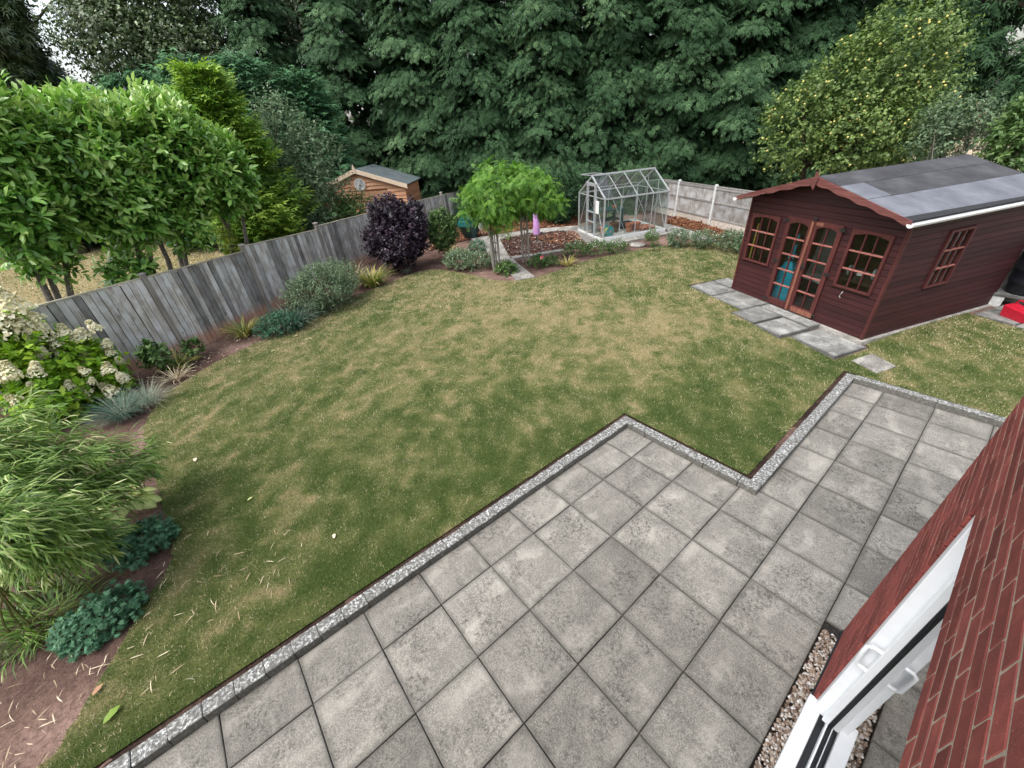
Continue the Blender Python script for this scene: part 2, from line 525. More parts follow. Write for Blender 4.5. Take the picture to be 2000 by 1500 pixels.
# a sheet that follows the ground, cut to an outline
def in_poly(px, py, poly):
    c = np.zeros(len(px), bool); n = len(poly); j = n - 1
    for i in range(n):
        xi, yi = poly[i][:2]; xj, yj = poly[j][:2]
        m = ((yi > py) != (yj > py)) & (px < (xj - xi) * (py - yi) / ((yj - yi) or 1e-12) + xi)
        c ^= m; j = i
    return c
def densify(poly, step):
    out = []
    for a, b in zip(poly, poly[1:] + poly[:1]):
        n = max(1, int(math.hypot(b[0] - a[0], b[1] - a[1]) / step))
        out += [(a[0] + (b[0] - a[0]) * i / n, a[1] + (b[1] - a[1]) * i / n) for i in range(n)]
    return out
def smooth_line(poly, n=4):                     # Catmull-Rom through an open run of points
    out = []; L = len(poly)
    for i in range(L - 1):
        p0, p1, p2, p3 = (Vector(poly[min(max(i + k, 0), L - 1)][:2]) for k in (-1, 0, 1, 2))
        for k in range(n):
            t = k / n
            q = .5 * ((2 * p1) + (p2 - p0) * t + (2 * p0 - 5 * p1 + 4 * p2 - p3) * t * t + (3 * p1 - p0 - 3 * p2 + p3) * t ** 3)
            out.append((q.x, q.y))
    return out + [tuple(poly[-1][:2])]
def sheet(name, poly, mat, off=0.0, step=.3, zfun=zg, rough=0.0, tint=None, parent=None):
    poly = [p[:2] for p in poly]
    bd = densify(poly, step)
    xs = [p[0] for p in bd]; ys = [p[1] for p in bd]
    gx, gy = np.meshgrid(np.arange(min(xs), max(xs), step), np.arange(min(ys), max(ys), step))
    gx = gx.ravel() + RNG.uniform(-.2, .2, gx.size) * step; gy = gy.ravel() + RNG.uniform(-.2, .2, gy.size) * step
    keep = in_poly(gx, gy, poly)
    gx, gy = gx[keep], gy[keep]
    b = np.array(bd)
    if len(gx):
        d = np.min(np.hypot(gx[:, None] - b[None, ::1, 0], gy[:, None] - b[None, ::1, 1]), axis=1)
        gx, gy = gx[d > step * .45], gy[d > step * .45]
    pts = [Vector(p) for p in bd] + [Vector((x, y)) for x, y in zip(gx, gy)]
    vs, es, fs, *_ = delaunay_2d_cdt(pts, [], [list(range(len(bd)))], 1, 1e-6)
    me = bpy.data.meshes.new(name)
    z = [zfun(v.x, v.y) + off for v in vs]
    if rough:
        nz = fbm([v.x * 3.1 for v in vs], [v.y * 3.1 for v in vs], 5)
        z = [a + rough * (n - .5) for a, n in zip(z, nz)]
    me.from_pydata([(v.x, v.y, zz) for v, zz in zip(vs, z)], [], [tuple(f) for f in fs])
    me.materials.append(mat)
    bm = bmesh.new(); bm.from_mesh(me)
    for f in bm.faces:
        if f.normal.z < 0:
            f.normal_flip()
        f.smooth = True
    bm.to_mesh(me); bm.free()
    if tint is not None:
        co = np.empty(len(me.vertices) * 3); me.vertices.foreach_get('co', co); co = co.reshape(-1, 3)
        at = me.attributes.new('tint', 'FLOAT', 'POINT'); at.data.foreach_set('value', tint(co[:, 0], co[:, 1]).astype(np.float32))
    return link(name, me, parent)

# ------------------------------------------------------------------ ground
big = MB().add([(-250, -250, -.6), (250, -250, -.6), (250, 250, -.6), (-250, 250, -.6)], [(0, 1, 2, 3)]).build('ground', M['dry_ground'])
setp(big, kind='structure')
garden = [(-6, .575), (4.825, .575), (4.825, -1.255), (8.425, -1.255), (8.425, -8), (34, -8), (34, 40), (-22, 40), (-22, .575)]
soil = sheet('soil', garden, M['soil'], -.02, .45, rough=.05)
setp(soil, kind='structure')

_edge = smooth_line([(-2.06, 1.16), (-1.66, 0.91), (-1.52, 1.08), (-1.46, 1.19), (-1.34, 1.44), (-1.16, 1.79), (-1.06, 2.11), (-0.90, 2.27), (-0.81, 2.53), (-0.80, 2.86), (-0.83, 3.27), (-0.86, 3.65), (-0.90, 4.26), (-0.94, 4.95), (-1.03, 5.81), (-0.94, 6.33), (-0.74, 6.89), (-0.43, 7.28), (0.25, 7.78), (1.14, 8.17), (2.34, 8.55), (3.79, 9.13), (4.15, 9.32), (4.63, 9.52), (5.50, 9.75), (6.35, 9.89), (6.91, 9.58), (7.29, 8.20), (7.39, 7.29), (7.76, 6.66), (8.35, 6.41), (9.34, 6.29), (10.37, 6.30), (11.71, 5.89), (13.34, 5.27), (14.29, 4.43), (14.62, 3.32), (14.31, 2.71)], 3)
_rj = random.Random(4)
_ed = []
for _a, _b in zip(_edge, _edge[1:]):
    _n = max(1, int(math.hypot(_b[0] - _a[0], _b[1] - _a[1]) / .06))
    _ed += [(_a[0] + (_b[0] - _a[0]) * i / _n, _a[1] + (_b[1] - _a[1]) * i / _n) for i in range(_n)]
_edge = _ed
_edge = [(a + _rj.uniform(-.018, .018), b + _rj.uniform(-.018, .018)) for a, b in _edge]
LAWN = _edge + [(12.0, 1.6), (11.25, 1.72), (11.45, 2.26), (10.3, 2.74), (9.6, 1.04), (9.34, 1.17), (8.88, -.01), (9.11, -.11), (8.79, -.97), (9.55, -1.27), (9.66, -1.18), (12.14, -2.16), (11.63, -3.37), (13.02, -3.98), (13.2, -7), (8.5, -7), (8.5, -1.19), (4.885, -1.19), (4.885, .635), (-2.2, .635)]
def straw(x, y):
    x = np.asarray(x, float); y = np.asarray(y, float)
    d = np.hypot(x - .6, y + 2.2)
    base = .24 + .26 * np.clip((d - 4.2) / 4, 0, 1) - .12 * np.clip((x - 7.5) / 3, 0, 1) * (y < 2)
    n = fbm(x * .55, y * .55, 3) - .5
    n2 = fbm(x * 2.1, y * 2.1, 8) - .5
    u = x * .78 + y * .62; w = -x * .62 + y * .78
    n3 = fbm(u * 1.1, w * 4.5, 21) - .5
    kd = np.array(0.0)
    edge = np.minimum(np.hypot(x - 5.2, y + .6), np.hypot(x - 8.2, y + .9))
    n4 = fbm(x * 8, y * 8, 31) - .5
    n6 = vnoise(x * 24, y * 24, 51) - .5
    n5 = vnoise(u * 2.6, w * 11, 41) - .5
    s = base + .4 * n + .36 * n2 + .3 * n3 + .85 * n4 + .4 * n5 + .5 * n6 - .25 * np.exp(-(edge / .8) ** 2) + .18 * np.exp(-(((x - 7) / 1.6) ** 2 + ((y - 3.6) / 2.2) ** 2))
    return np.clip(s, 0.02, .98)
t = NT('lawn_base')
a = t.new('ShaderNodeAttribute', attribute_name='tint')
v = t.coord(world=True)
n1 = t.noise(v, 45, 5, .75)
col = t.ramp(t.math('ADD', a.outputs['Fac'], t.math('MULTIPLY', t.math('SUBTRACT', n1, .5), .9)),
             [(.05, (.045, .07, .016)), (.4, (.11, .125, .04)), (.8, (.27, .215, .11))])
t.bump(n1, .9, .03)
M['lawn'] = t.done(col, .95, .1)
lawn = sheet('lawn', LAWN, M['lawn'], .012, .16, tint=straw)
setp(lawn, kind='structure')
for pts in ([(-6, .575), (4.825, .575), (4.825, -1.255), (5.2, -1.255), (5.2, -1.0), (5.05, -1.0), (5.05, .85), (-6, .85)], [(5.2, -1.255), (8.425, -1.255), (8.425, -6), (8.7, -6), (8.7, -1.0), (5.2, -1.0)]):
    o = sheet('trench_soil', pts, M['soil_dark'], -.008, .2); setp(o, kind='structure')
NLAWN = [(-18, 8.6), (-5, 8.25), (-2.5, 8.65), (-.2, 9.15), (1.8, 10.3), (4, 11.9), (5.4, 13.0), (4.5, 17.5), (3, 24), (-2, 33), (-8, 37), (-21, 37), (-21, 20)]
nlawn = sheet('neighbour_lawn', NLAWN, M['lawn'], .012, .4, tint=lambda x, y: np.clip(.78 + .5 * (fbm(x * .8, y * .8, 9) - .5), 0, 1))
setp(nlawn, kind='structure')

# bark mulch beds and concrete paths behind the arch
BARK_A = [(7.99, 12.03), (8.87, 12.33), (9.71, 12.21), (10.56, 12.13), (12.55, 11.12), (14.03, 9.91), (15.64, 10.65), (17.35, 12.82), (15.02, 15.42), (12.50, 16.57), (10.95, 15.69)]
BARK_B = [(10.59, 10.84), (12.01, 10.62), (13.07, 9.72), (12.02, 7.52), (11.99, 7.07), (11.00, 7.82), (9.26, 8.67)]
BARK_C = [(16.28, 7.13), (17.45, 7.48), (17.37, 6.75), (16.70, 5.62), (15.65, 3.96), (15.22, 3.59), (14.80, 4.25), (15.64, 5.76)]
M['bark_dark'] = soilmat('dark_bark_base', (.03, .017, .014), (.055, .032, .027), (.1, .06, .05), 2.0)
bark_beds = []
for nm, poly in (('bark_bed', BARK_A), ('bark_bed', BARK_B), ('bark_bed', BARK_C)):
    o = sheet(nm, poly, M['bark_base'], .012, .3, rough=.05)
    setp(o, kind='structure'); bark_beds.append(poly)

def slab_piece(name, poly, top, thick, mat, parent, ch=.006):
    # a flat stone of any outline, its top edge chamfered; origin at the middle
    cx = sum(p[0] for p in poly) / len(poly); cy = sum(p[1] for p in poly) / len(poly)
    tz = [top(p[0], p[1]) if callable(top) else top for p in poly]
    cz = sum(tz) / len(tz)
    n = len(poly); vs = []
    for (x, y), z in zip(poly, tz):
        d = math.hypot(x - cx, y - cy) or 1; s = 1 - ch * 1.4 / d
        vs.append(((x - cx) * s, (y - cy) * s, z - cz))
    vs += [(x - cx, y - cy, z - cz - ch) for (x, y), z in zip(poly, tz)]
    vs += [(x - cx, y - cy, z - cz - thick) for (x, y), z in zip(poly, tz)]
    fs = [tuple(range(n))] + [(i, (i + 1) % n, n + (i + 1) % n, n + i)[::-1] for i in range(n)] + [(n + i, n + (i + 1) % n, 2 * n + (i + 1) % n, 2 * n + i)[::-1] for i in range(n)]
    return MB().add(vs, fs).build(name, mat, parent, loc=(cx, cy, cz))

gpath = thing('garden_path', None, None, kind='structure')
for poly in [[(9.32, 8.80), (8.34, 6.42), (7.80, 6.61), (9.00, 9.37)], [(10.67, 11.01), (9.32, 8.80), (9.00, 9.37), (10.05, 12.14)], [(12.01, 10.62), (10.67, 11.01), (10.05, 12.14), (12.55, 11.12)], [(13.07, 9.72), (12.01, 10.62), (12.55, 11.12), (14.03, 9.91)], [(14.03, 9.91), (12.54, 7.25), (12.00, 7.43), (13.07, 9.72)], [(12.54, 7.25), (13.78, 6.82), (13.47, 6.47), (12.50, 6.79), (12.00, 7.43)], [(13.78, 6.82), (15.22, 6.46), (14.85, 5.97), (13.47, 6.47)], [(16.16, 7.14), (15.64, 5.76), (14.80, 4.25), (14.46, 4.29), (14.85, 5.97), (15.29, 6.50)], [(9.24, 8.70), (9.97, 8.30), (9.82, 8.08), (9.12, 8.45)], [(9.99, 8.27), (11.05, 7.87), (10.88, 7.65), (9.84, 8.05)]]:
    slab_piece('paving_slab', poly, lambda x, y: zg(x, y) + .035, .06, M['path'], gpath)

# ------------------------------------------------------------------ patio: slabs and kerb stones, each a piece
patio = thing('patio', None, None, kind='structure')
base_poly = [(-6, .5), (4.75, .5), (4.75, -1.32), (8.35, -1.32), (8.35, -6), (3.5, -6), (3.5, -2.6), (-6, -2.6)]
sheet('joint_bed', base_poly, M['bed_joint'], -.022, .6, zfun=pz, parent=patio)
GAP = .0032
def slab(x0, x1, y0, y1):
    if x1 - x0 < .03 or y1 - y0 < .03:
        return
    j = random.uniform(-.003, .003); tx = random.uniform(-.004, .004); ty = random.uniform(-.004, .004)
    cx, cy = (x0 + x1) / 2, (y0 + y1) / 2
    e = [random.uniform(-.0025, .0025) for _ in range(8)]
    p = [(x0 + GAP + e[0], y0 + GAP + e[1]), (x1 - GAP + e[2], y0 + GAP + e[3]), (x1 - GAP + e[4], y1 - GAP + e[5]), (x0 + GAP + e[6], y1 - GAP + e[7])]
    slab_piece('paving_slab', p, lambda x, y: pz(x, y) + j + tx * (x - cx) + ty * (y - cy), .045, M['slab'], patio, .005)
xs = [.6 * i for i in range(-6, 15)]
for i in range(-6, 14):
    x0, x1 = .6 * i, .6 * (i + 1)
    for (y1, y0) in ((.44, 0), (0, -.6), (-.6, -1.2), (-1.2, -1.8), (-1.8, -2.4), (-2.4, -3.0), (-3, -3.6), (-3.6, -4.2), (-4.2, -4.8)):
        a0, a1, b0, b1 = x0, min(x1, 8.29), y0, y1
        if y0 > -1.3:                            # beside the lawn corner
            a1 = min(a1, 4.69)
            if a1 <= a0:
                continue
        elif y1 > -1.3 and x0 >= 4.7:
            b1 = -1.38
        if y1 <= -2.4 and x1 <= 3.66:            # the house stands here
            continue
        if y1 <= -2.4 and x0 < 3.69:
            a0 = 3.69
        slab(a0, a1, b0, b1)
# strip of slabs and edge by the gravel
for i in range(-2, 6):
    pass
GRAV = [(-1.5, -2.405), (3.60, -2.405), (3.60, -2.53), (-1.5, -2.53)]
def kerb_run(p, q, n, w, h, ax):
    for k in range(n):
        a = k / n; b = (k + 1) / n
        x0, x1 = p[0] + (q[0] - p[0]) * a, p[0] + (q[0] - p[0]) * b
        y0, y1 = p[1] + (q[1] - p[1]) * a, p[1] + (q[1] - p[1]) * b
        zc = pz((x0 + x1) / 2, (y0 + y1) / 2) + h + random.uniform(-.004, .004)
        L = math.hypot(x1 - x0, y1 - y0)
        o = MB().cbox(-L / 2 + .001, L / 2 - .001, -w / 2, w / 2, -.16, 0, .006, .0025).build(
            'kerb_stone', M['kerb'], patio, loc=((x0 + x1) / 2, (y0 + y1) / 2 + random.uniform(-.003, .003), zc))
        o.rotation_euler = (random.uniform(-.02, .02), -math.atan2(pz(x1, y1) - pz(x0, y0), L) * 1.0, math.atan2(y1 - y0, x1 - x0) + random.uniform(-.006, .006))
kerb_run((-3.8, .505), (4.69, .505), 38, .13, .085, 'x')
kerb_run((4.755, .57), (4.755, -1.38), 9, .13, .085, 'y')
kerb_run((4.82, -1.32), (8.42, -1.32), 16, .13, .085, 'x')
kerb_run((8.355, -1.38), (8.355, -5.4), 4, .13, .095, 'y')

# gravel margin along the house wall
gb = sheet('gravel_strip', [(-1.5, -2.4), (3.6, -2.4), (3.6, -2.56), (-1.5, -2.56)], M['soil_dark'], -.022, .15, zfun=pz)
setp(gb, kind='structure')
def pebbles(name, n, sampler, smin, smax, mat, flat=.6, z0=0.0):
    ico = [(0, 0, 1), (.89, 0, .45), (.28, .85, .45), (-.72, .53, .45), (-.72, -.53, .45), (.28, -.85, .45), (.72, .53, -.45), (-.28, .85, -.45), (-.89, 0, -.45), (-.28, -.85, -.45), (.72, -.53, -.45), (0, 0, -1)]
    fc = [(0, 1, 2), (0, 2, 3), (0, 3, 4), (0, 4, 5), (0, 5, 1), (1, 6, 2), (2, 7, 3), (3, 8, 4), (4, 9, 5), (5, 10, 1), (2, 6, 7), (3, 7, 8), (4, 8, 9), (5, 9, 10), (1, 10, 6), (6, 11, 7), (7, 11, 8), (8, 11, 9), (9, 11, 10), (10, 11, 6)]
    V = []; F = []; T = []
    for k in range(n):
        x, y, z = sampler()
        s = random.uniform(smin, smax); a, b = s * random.uniform(.7, 1.3), s * random.uniform(.6, 1.0)
        rz = random.uniform(0, 6.3); c, sn = math.cos(rz), math.sin(rz); rx = random.uniform(-.5, .5)
        tnt = random.random(); base = len(V)
        for p in ico:
            px, py, q = p[0] * a * random.uniform(.85, 1.1), p[1] * b, p[2] * s * flat
            py, q = py * math.cos(rx) - q * math.sin(rx), py * math.sin(rx) + q * math.cos(rx)
            V.append((x + px * c - py * sn, y + px * sn + py * c, z + q + z0)); T.append(tnt)
        F += [tuple(i + base for i in f) for f in fc]
    me = bpy.data.meshes.new(name); me.from_pydata(V, [], F); me.materials.append(mat)
    me.polygons.foreach_set('use_smooth', [True] * len(me.polygons))
    at = me.attributes.new('tint', 'FLOAT', 'POINT'); at.data.foreach_set('value', T)
    o = link(name, me)
    return setp(o, kind='stuff')
t = NT('pebble'); a = t.new('ShaderNodeAttribute', attribute_name='tint')
M['pebble'] = t.done(t.mix(t.math('MULTIPLY', t.noise(t.coord(rnd=False), 90, 3), .5), t.ramp(a.outputs['Fac'], [(0, (.1, .065, .045)), (.2, (.2, .13, .09)), (.4, (.34, .25, .18)), (.6, (.42, .36, .3)), (.72, (.66, .63, .58)), (.84, (.2, .17, .15)), (1, (.75, .73, .7))]), (.12, .09, .07)), .6, .4)
def gs():
    x = random.uniform(.8, 3.59); y = random.uniform(-2.52, -2.415)
    return x, y, pz(x, y) - .014 + random.uniform(0, .012)
g1 = pebbles('gravel', 1900, gs, .009, .018, M['pebble'])
setp(g1, 'loose brown and cream gravel in a strip along the house wall', 'gravel')

# ------------------------------------------------------------------ the house
house = thing('brick_house', 'red brick house wall with a white sliding patio door at the right of the patio', 'house', (0, 0, 0))
YW = -2.525
MB().box(2.93, 3.661, YW - .3, YW - .0006, -.3, 2.206).box(-5, 3.661, YW - .3, YW - .0006, 2.209, 5.0).box(-5, -1.3, YW - .3, YW - .006, -.3, 2.206) \
    .box(3.4, 3.661, -9, YW - .302, -.3, 5.0).build('wall', M['mortar'], house)
MB().box(-1.3, 3.39, -6.4, YW - .302, -.2, -.02).box(-1.3, 3.39, -6.4, -6.3, -.02, 2.4).box(-1.4, -1.302, -6.4, YW - .302, -.02, 2.4).box(-1.3, 3.39, -6.29, YW - .302, 2.3, 2.4).build('room', M['room'], house)
bricks = [MB().cbox(-.1075, .1075, -.1, 0, -.0325, .0325, .003, .0009).mesh('brick', M['brick']) for _ in range(6)]
half = [MB().cbox(-.0515, .0515, -.1, 0, -.0325, .0325, .003, .0009).mesh('brick', M['brick']) for _ in range(3)]
def course(z, x_end, x_start, off):
    x = x_end
    first = True
    while x > x_start + .02:
        if first and off:
            w = .103; me = random.choice(half)
        else:
            w = .215; me = random.choice(bricks)
        w0 = w
        if x - w < x_start + .03:
            w = x - x_start                      # cut brick at the opening
        o = link('brick', me, house, (x - w / 2, YW + random.uniform(.0013, .0022), z + random.uniform(-.0015, .0015)), (random.uniform(-.004, .004), random.uniform(-.005, .005), random.uniform(-.003, .003)))
        o.scale = (w / w0, 1, 1)
        x -= w + .01
        first = False
k = 0
z = 2.245
while z < 3.12:
    course(z, 3.664, 1.0, k % 2)
    k += 1; z += .075
z = 2.17; k = 1
while z > -.15:
    course(z, 3.664, 2.876, k % 2)
    k += 1; z -= .075
MB().box(2.9, 3.66, YW - .002, YW + .012, -.16, -.045).build('damp_course', M['gasket'], house)
door = MB().cbox(2.795, 2.868, YW - .078, YW - .012, .1, 2.2, .004).cbox(-1.25, 2.794, YW - .078, YW - .045, 2.12, 2.19, .004).cbox(-1.25, -1.18, YW - .078, YW - .012, .1, 2.129, .004) \
    .build('patio_door', M['upvc'], house)
MB().cbox(2.728, 2.792, YW - .128, YW - .068, .165, 2.128, .004).cbox(-1.17, 2.727, YW - .128, YW - .096, .1, .172, .004).cbox(.75, .81, YW - .128, YW - .07, .173, 2.128, .004).build('door_sash', M['upvc'], door)
MB().box(-1.17, 2.727, YW - .122, YW - .116, .173, 2.12).build('glass_pane', M['door_glass'], door)
MB().box(2.715, 2.727, YW - .115, YW - .104, .173, 2.12).box(-1.17, 2.714, YW - .115, YW - .104, .173, .185).box(-1.17, 2.79, YW - .095, YW - .06, .06, .1).build('door_gasket', M['gasket'], door)
MB().cbox(-1.3, 2.885, YW - .058, YW + .03, .035, .1, .006).cbox(-1.3, 2.885, YW - .16, YW - .1, .02, .099, .004).build('door_sill', M['upvc'], house)
hz = 1.0
MB().tube([(2.758, YW - .07, hz + .11), (2.758, YW - .03, hz + .11), (2.758, YW - .012, hz + .09), (2.758, YW - .012, hz - .09), (2.758, YW - .03, hz - .11), (2.758, YW - .07, hz - .11)], .013, 10).build('handle', M['upvc'], door, True)

# ------------------------------------------------------------------ summerhouse
SW, SD, SE, SR = 3.125, 3.581, 2.146, 2.597
SHO = (10.784, 1.814, -.08)
SROT = 1.201 + PI
sh = thing('summerhouse', 'dark red stained wooden summerhouse with a grey felt roof and glazed double doors', 'summerhouse', SHO, SROT)
def roofz(x):
    return SR - (SR - SE) / (SW / 2) * abs(x - SW / 2)
WIN = [(.12, .82, .8, 1.82), (2.29, 2.97, .82, 1.86)]      # front windows (outer frames)
DOOR = (.98, 2.13, .06, 1.87)
SWIN = (1.03, 1.66, .82, 1.83)                             # side window
# inner shell: lets nothing through except at the openings
def pieces(x0, x1, z0, z1, holes):
    xs_ = sorted({x0, x1, *[h for o in holes for h in o[:2]]}); out = []
    for a, b in zip(xs_, xs_[1:]):
        m = (a + b) / 2; hs_ = sorted([(h[2], h[3]) for h in holes if h[0] <= m <= h[1]])
        z = z0
        for c, d in hs_:
            if c > z:
                out.append((a, b, z, c))
            z = d
        if z < z1:
            out.append((a, b, z, z1))
    return out
b = MB()
for x0, x1, z0, z1 in pieces(.03, SW - .03, 0.04, SE - .03, WIN + [DOOR]):
    b.box(x0, x1, .02, .045, z0, z1)
for y0, y1, z0, z1 in pieces(.046, SD - .03, 0.04, SE - .03, [SWIN]):
    b.box(SW - .045, SW - .02, y0, y1, z0, z1)
b.box(.02, .045, .046, SD - .03, .04, SE - .03).box(.046, SW - .046, SD - .045, SD - .02, .04, SE - .03)
b.prism([(.03, SE - .02), (SW - .03, SE - .02), (SW / 2, SR - .03)], .02, .045).prism([(.03, SE - .02), (SW - .03, SE - .02), (SW / 2, SR - .03)], SD - .045, SD - .02)
b.box(.046, SW - .046, .046, SD - .046, .04, .07)
b.build('inner_wall', M['inner_wood'], sh)
MB().box(.02, SW - .02, SD - .015, SD + .004, .03, SE).build('back_wall', M['stain_x'], sh)
MB().box(-.004, .015, .0, SD, .03, SE).build('left_wall', M['stain_y'], sh)
# cladding, board by board
BH = .107
n = 0
z = .03
while z < SR - .02:
    z1 = min(z + BH, SR)
    if z < SE:
        segs = [(0.0, SW)]
    else:
        hw = (SR - z) / (SR - SE) * SW / 2
        segs = [(SW / 2 - hw, SW / 2 + hw)]
    for (hx0, hx1, hz0, hz1) in WIN + [DOOR]:
        if z1 > hz0 + .03 and z < hz1 - .03:
            nx = []
            for s0, s1 in segs:
                if hx1 <= s0 or hx0 >= s1:
                    nx.append((s0, s1))
                else:
                    if hx0 - s0 > .02: nx.append((s0, hx0))
                    if s1 - hx1 > .02: nx.append((hx1, s1))
            segs = nx
    for s0, s1 in segs:
        L = s1 - s0 - .004
        o = MB()
        # feather edged: thicker at the foot, a groove at the top
        h = z1 - z
        if z < SE:
            o.add([(-L / 2, 0, 0), (L / 2, 0, 0), (L / 2, -.022, 0), (-L / 2, -.022, 0), (-L / 2, 0, h * .985), (L / 2, 0, h * .985), (L / 2, -.003, h * .985), (-L / 2, -.003, h * .985), (-L / 2, -.017, h * .9), (L / 2, -.017, h * .9)],
                  [(0, 3, 2, 1), (3, 8, 9, 2), (8, 7, 6, 9), (7, 4, 5, 6), (0, 1, 5, 4), (1, 2, 9, 6, 5), (0, 4, 7, 8, 3)])
        else:
            l2 = L / 2 - h / (SR - SE) * SW / 2
            l2 = max(l2, .01)
            o.add([(-L / 2, 0, 0), (L / 2, 0, 0), (L / 2, -.022, 0), (-L / 2, -.022, 0), (-l2, 0, h), (l2, 0, h), (l2, -.008, h), (-l2, -.008, h)],
                  [(0, 3, 2, 1), (3, 7, 6, 2), (7, 4, 5, 6), (0, 1, 5, 4), (1, 2, 6, 5), (0, 4, 7, 3)])
        o.build('board', M['stain_x'], sh, loc=((s0 + s1) / 2, .019, z))
    z += BH
z = .03
while z < SE - .02:
    h = min(BH, SE - z)
    segs = [(0.0, SD)]
    if z + h > SWIN[2] + .03 and z < SWIN[3] - .03:
        segs = [(0.0, SWIN[0]), (SWIN[1], SD)]
    for s0, s1 in segs:
        L = s1 - s0 - .004
        MB().add([(0, -L / 2, 0), (0, L / 2, 0), (.022, L / 2, 0), (.022, -L / 2, 0), (0, -L / 2, h * .985), (0, L / 2, h * .985), (.003, L / 2, h * .985), (.003, -L / 2, h * .985), (.017, -L / 2, h * .9), (.017, L / 2, h * .9)],
                 [(0, 1, 2, 3), (3, 2, 9, 8), (8, 9, 6, 7), (7, 6, 5, 4), (0, 4, 5, 1), (1, 5, 6, 9, 2), (0, 3, 8, 7, 4)]).build('board', M['stain_y'], sh, loc=(SW - .019, (s0 + s1) / 2, z))
    z += BH
MB().box(SW + .002, SW + .016, -.016, .03, .03, SE).box(SW - .03, SW + .001, -.018, -.004, .03, SE).build('corner_strip', M['stain_trim'], sh)
MB().box(-.014, .024, -.018, -.004, .03, SE).build('corner_strip', M['stain_trim'], sh)

def casement(nm, x0, x1, z0, z1, cols, rows, yplane, along='x', arch=True, mat=None, fw=.05, parent=None, bars=.022, kick=0.0):
    """frame with glazing bars and one pane of glass per light; front at -y (or +x on the side wall)"""
    mat = mat or M['stain_trim']
    def P(a, d):                                  # (coordinate along the wall, distance proud of it)
        return (a, yplane - d) if along == 'x' else (yplane + d, a)
    def bar(m, a0, a1, d0, d1, zz0, zz1):
        p, q = P(a0, d0), P(a1, d1)
        m.cbox(min(p[0], q[0]), max(p[0], q[0]), min(p[1], q[1]), max(p[1], q[1]), zz0, zz1, .003)
    fr = MB()
    bar(fr, x0, x0 + fw, -.03, .034, z0, z1); bar(fr, x1 - fw, x1, -.03, .034, z0, z1)
    bar(fr, x0 + fw + .001, x1 - fw - .001, -.03, .034, z1 - fw * .9, z1); bar(fr, x0 + fw + .001, x1 - fw - .001, -.03, .036, z0, z0 + fw * .7 + kick)
    if arch:                                      # shallow curved head
        mid = (x0 + x1) / 2; w = (x1 - x0) / 2 - fw
        poly = [(x0 + fw + .001, z1 - fw * .9 - .001)]
        for k in range(13):
            t_ = -1 + 2 * k / 12
            poly.append((mid + w * t_ * .997, z1 - fw * .9 - .05 * t_ * t_ - .004))
        poly.append((x1 - fw - .001, z1 - fw * .9 - .001))
        if along == 'x':
            fr.prism(poly, yplane - .03, yplane + .02)
    o = fr.build(nm, mat, parent)
    ix0, ix1, iz0, iz1 = x0 + fw, x1 - fw, z0 + fw * .7 + kick, z1 - fw * .9
    for c in range(1, cols):
        m = MB(); xc = ix0 + (ix1 - ix0) * c / cols
        bar(m, xc - bars / 2, xc + bars / 2, -.012, .022, iz0 + .001, iz1 - .001); m.build('glazing_bar', mat, o)
    for r in range(1, rows):
        m = MB(); zc = iz0 + (iz1 - iz0) * r / rows
        bar(m, ix0 + .001, ix1 - .001, -.014, .027, zc - bars * .6, zc + bars * .6); m.build('glazing_bar', M['bar_pink'], o)
    for c in range(cols):
        for r in range(rows):
            a0 = ix0 + (ix1 - ix0) * c / cols; a1 = ix0 + (ix1 - ix0) * (c + 1) / cols
            zz0 = iz0 + (iz1 - iz0) * r / rows; zz1 = iz0 + (iz1 - iz0) * (r + 1) / rows
            m = MB(); p, q = P(a0 + .002, -.004), P(a1 - .002, -.008)
            m.box(min(p[0], q[0]), max(p[0], q[0]), min(p[1], q[1]), max(p[1], q[1]), zz0 + .002, zz1 - .002)
            m.build('glass_pane', M['pane'], o)
    return o
M['bar_pink'] = wood('worn_glazing_bar', (.2, .06, .05), (.4, .17, .14), 'x', .5, 40, .1, False)
casement('window', *WIN[0], 3, 3, 0.0, parent=sh)
casement('window', *WIN[1], 3, 3, 0.0, parent=sh)
casement('window', *SWIN, 3, 3, SW, along='y', arch=False, parent=sh)
dm = (DOOR[0] + DOOR[1]) / 2
d1 = casement('door', DOOR[0], dm - .002, DOOR[2], DOOR[3], 2, 5, -.004, parent=sh, fw=.085, kick=.07)
d2 = casement('door', dm + .002, DOOR[1], DOOR[2], DOOR[3], 2, 5, -.004, parent=sh, fw=.085, kick=.07)
d1['label'] = 'left glazed door with the turquoise object behind it'
d2['label'] = 'right glazed door with flaking paint at its foot and the handle'
MB().cbox(dm - .03, dm + .022, -.062, -.041, .07, 1.86, .004).build('meeting_strip', M['worn_trim'], d1)
MB().cbox(dm + .09, DOOR[1] - .01, -.047, -.0395, .07, .17, .003).build('worn_foot', M['worn_trim'], d2)
hm = MB()
hm.tube([(dm + .045, -.04, 1.02), (dm + .045, -.085, 1.02)], .012, 8).tube([(dm + .04, -.085, 1.02), (dm + .15, -.085, 1.015)], .009, 8).cbox(dm + .028, dm + .064, -.046, -.039, .93, 1.1, .003)
hm.build('handle', M['iron'], d2, True)
for d_, x_ in ((d1, DOOR[0]), (d2, DOOR[1])):
    for zh in (.14, .98, 1.8):
        s_ = 1 if d_ is d1 else -1
        MB().cbox(min(x_ - .05 * s_, x_ + .06 * s_), max(x_ - .05 * s_, x_ + .06 * s_), -.045, -.0385, zh - .03, zh + .03, .002).tube([(x_, -.048, zh - .035), (x_, -.048, zh + .035)], .009, 8).build('hinge', M['iron'], d_)
MB().cbox(dm - .02, dm + .06, -.06, -.03, 1.88, 1.93, .004).build('bolt', M['iron'], d2)
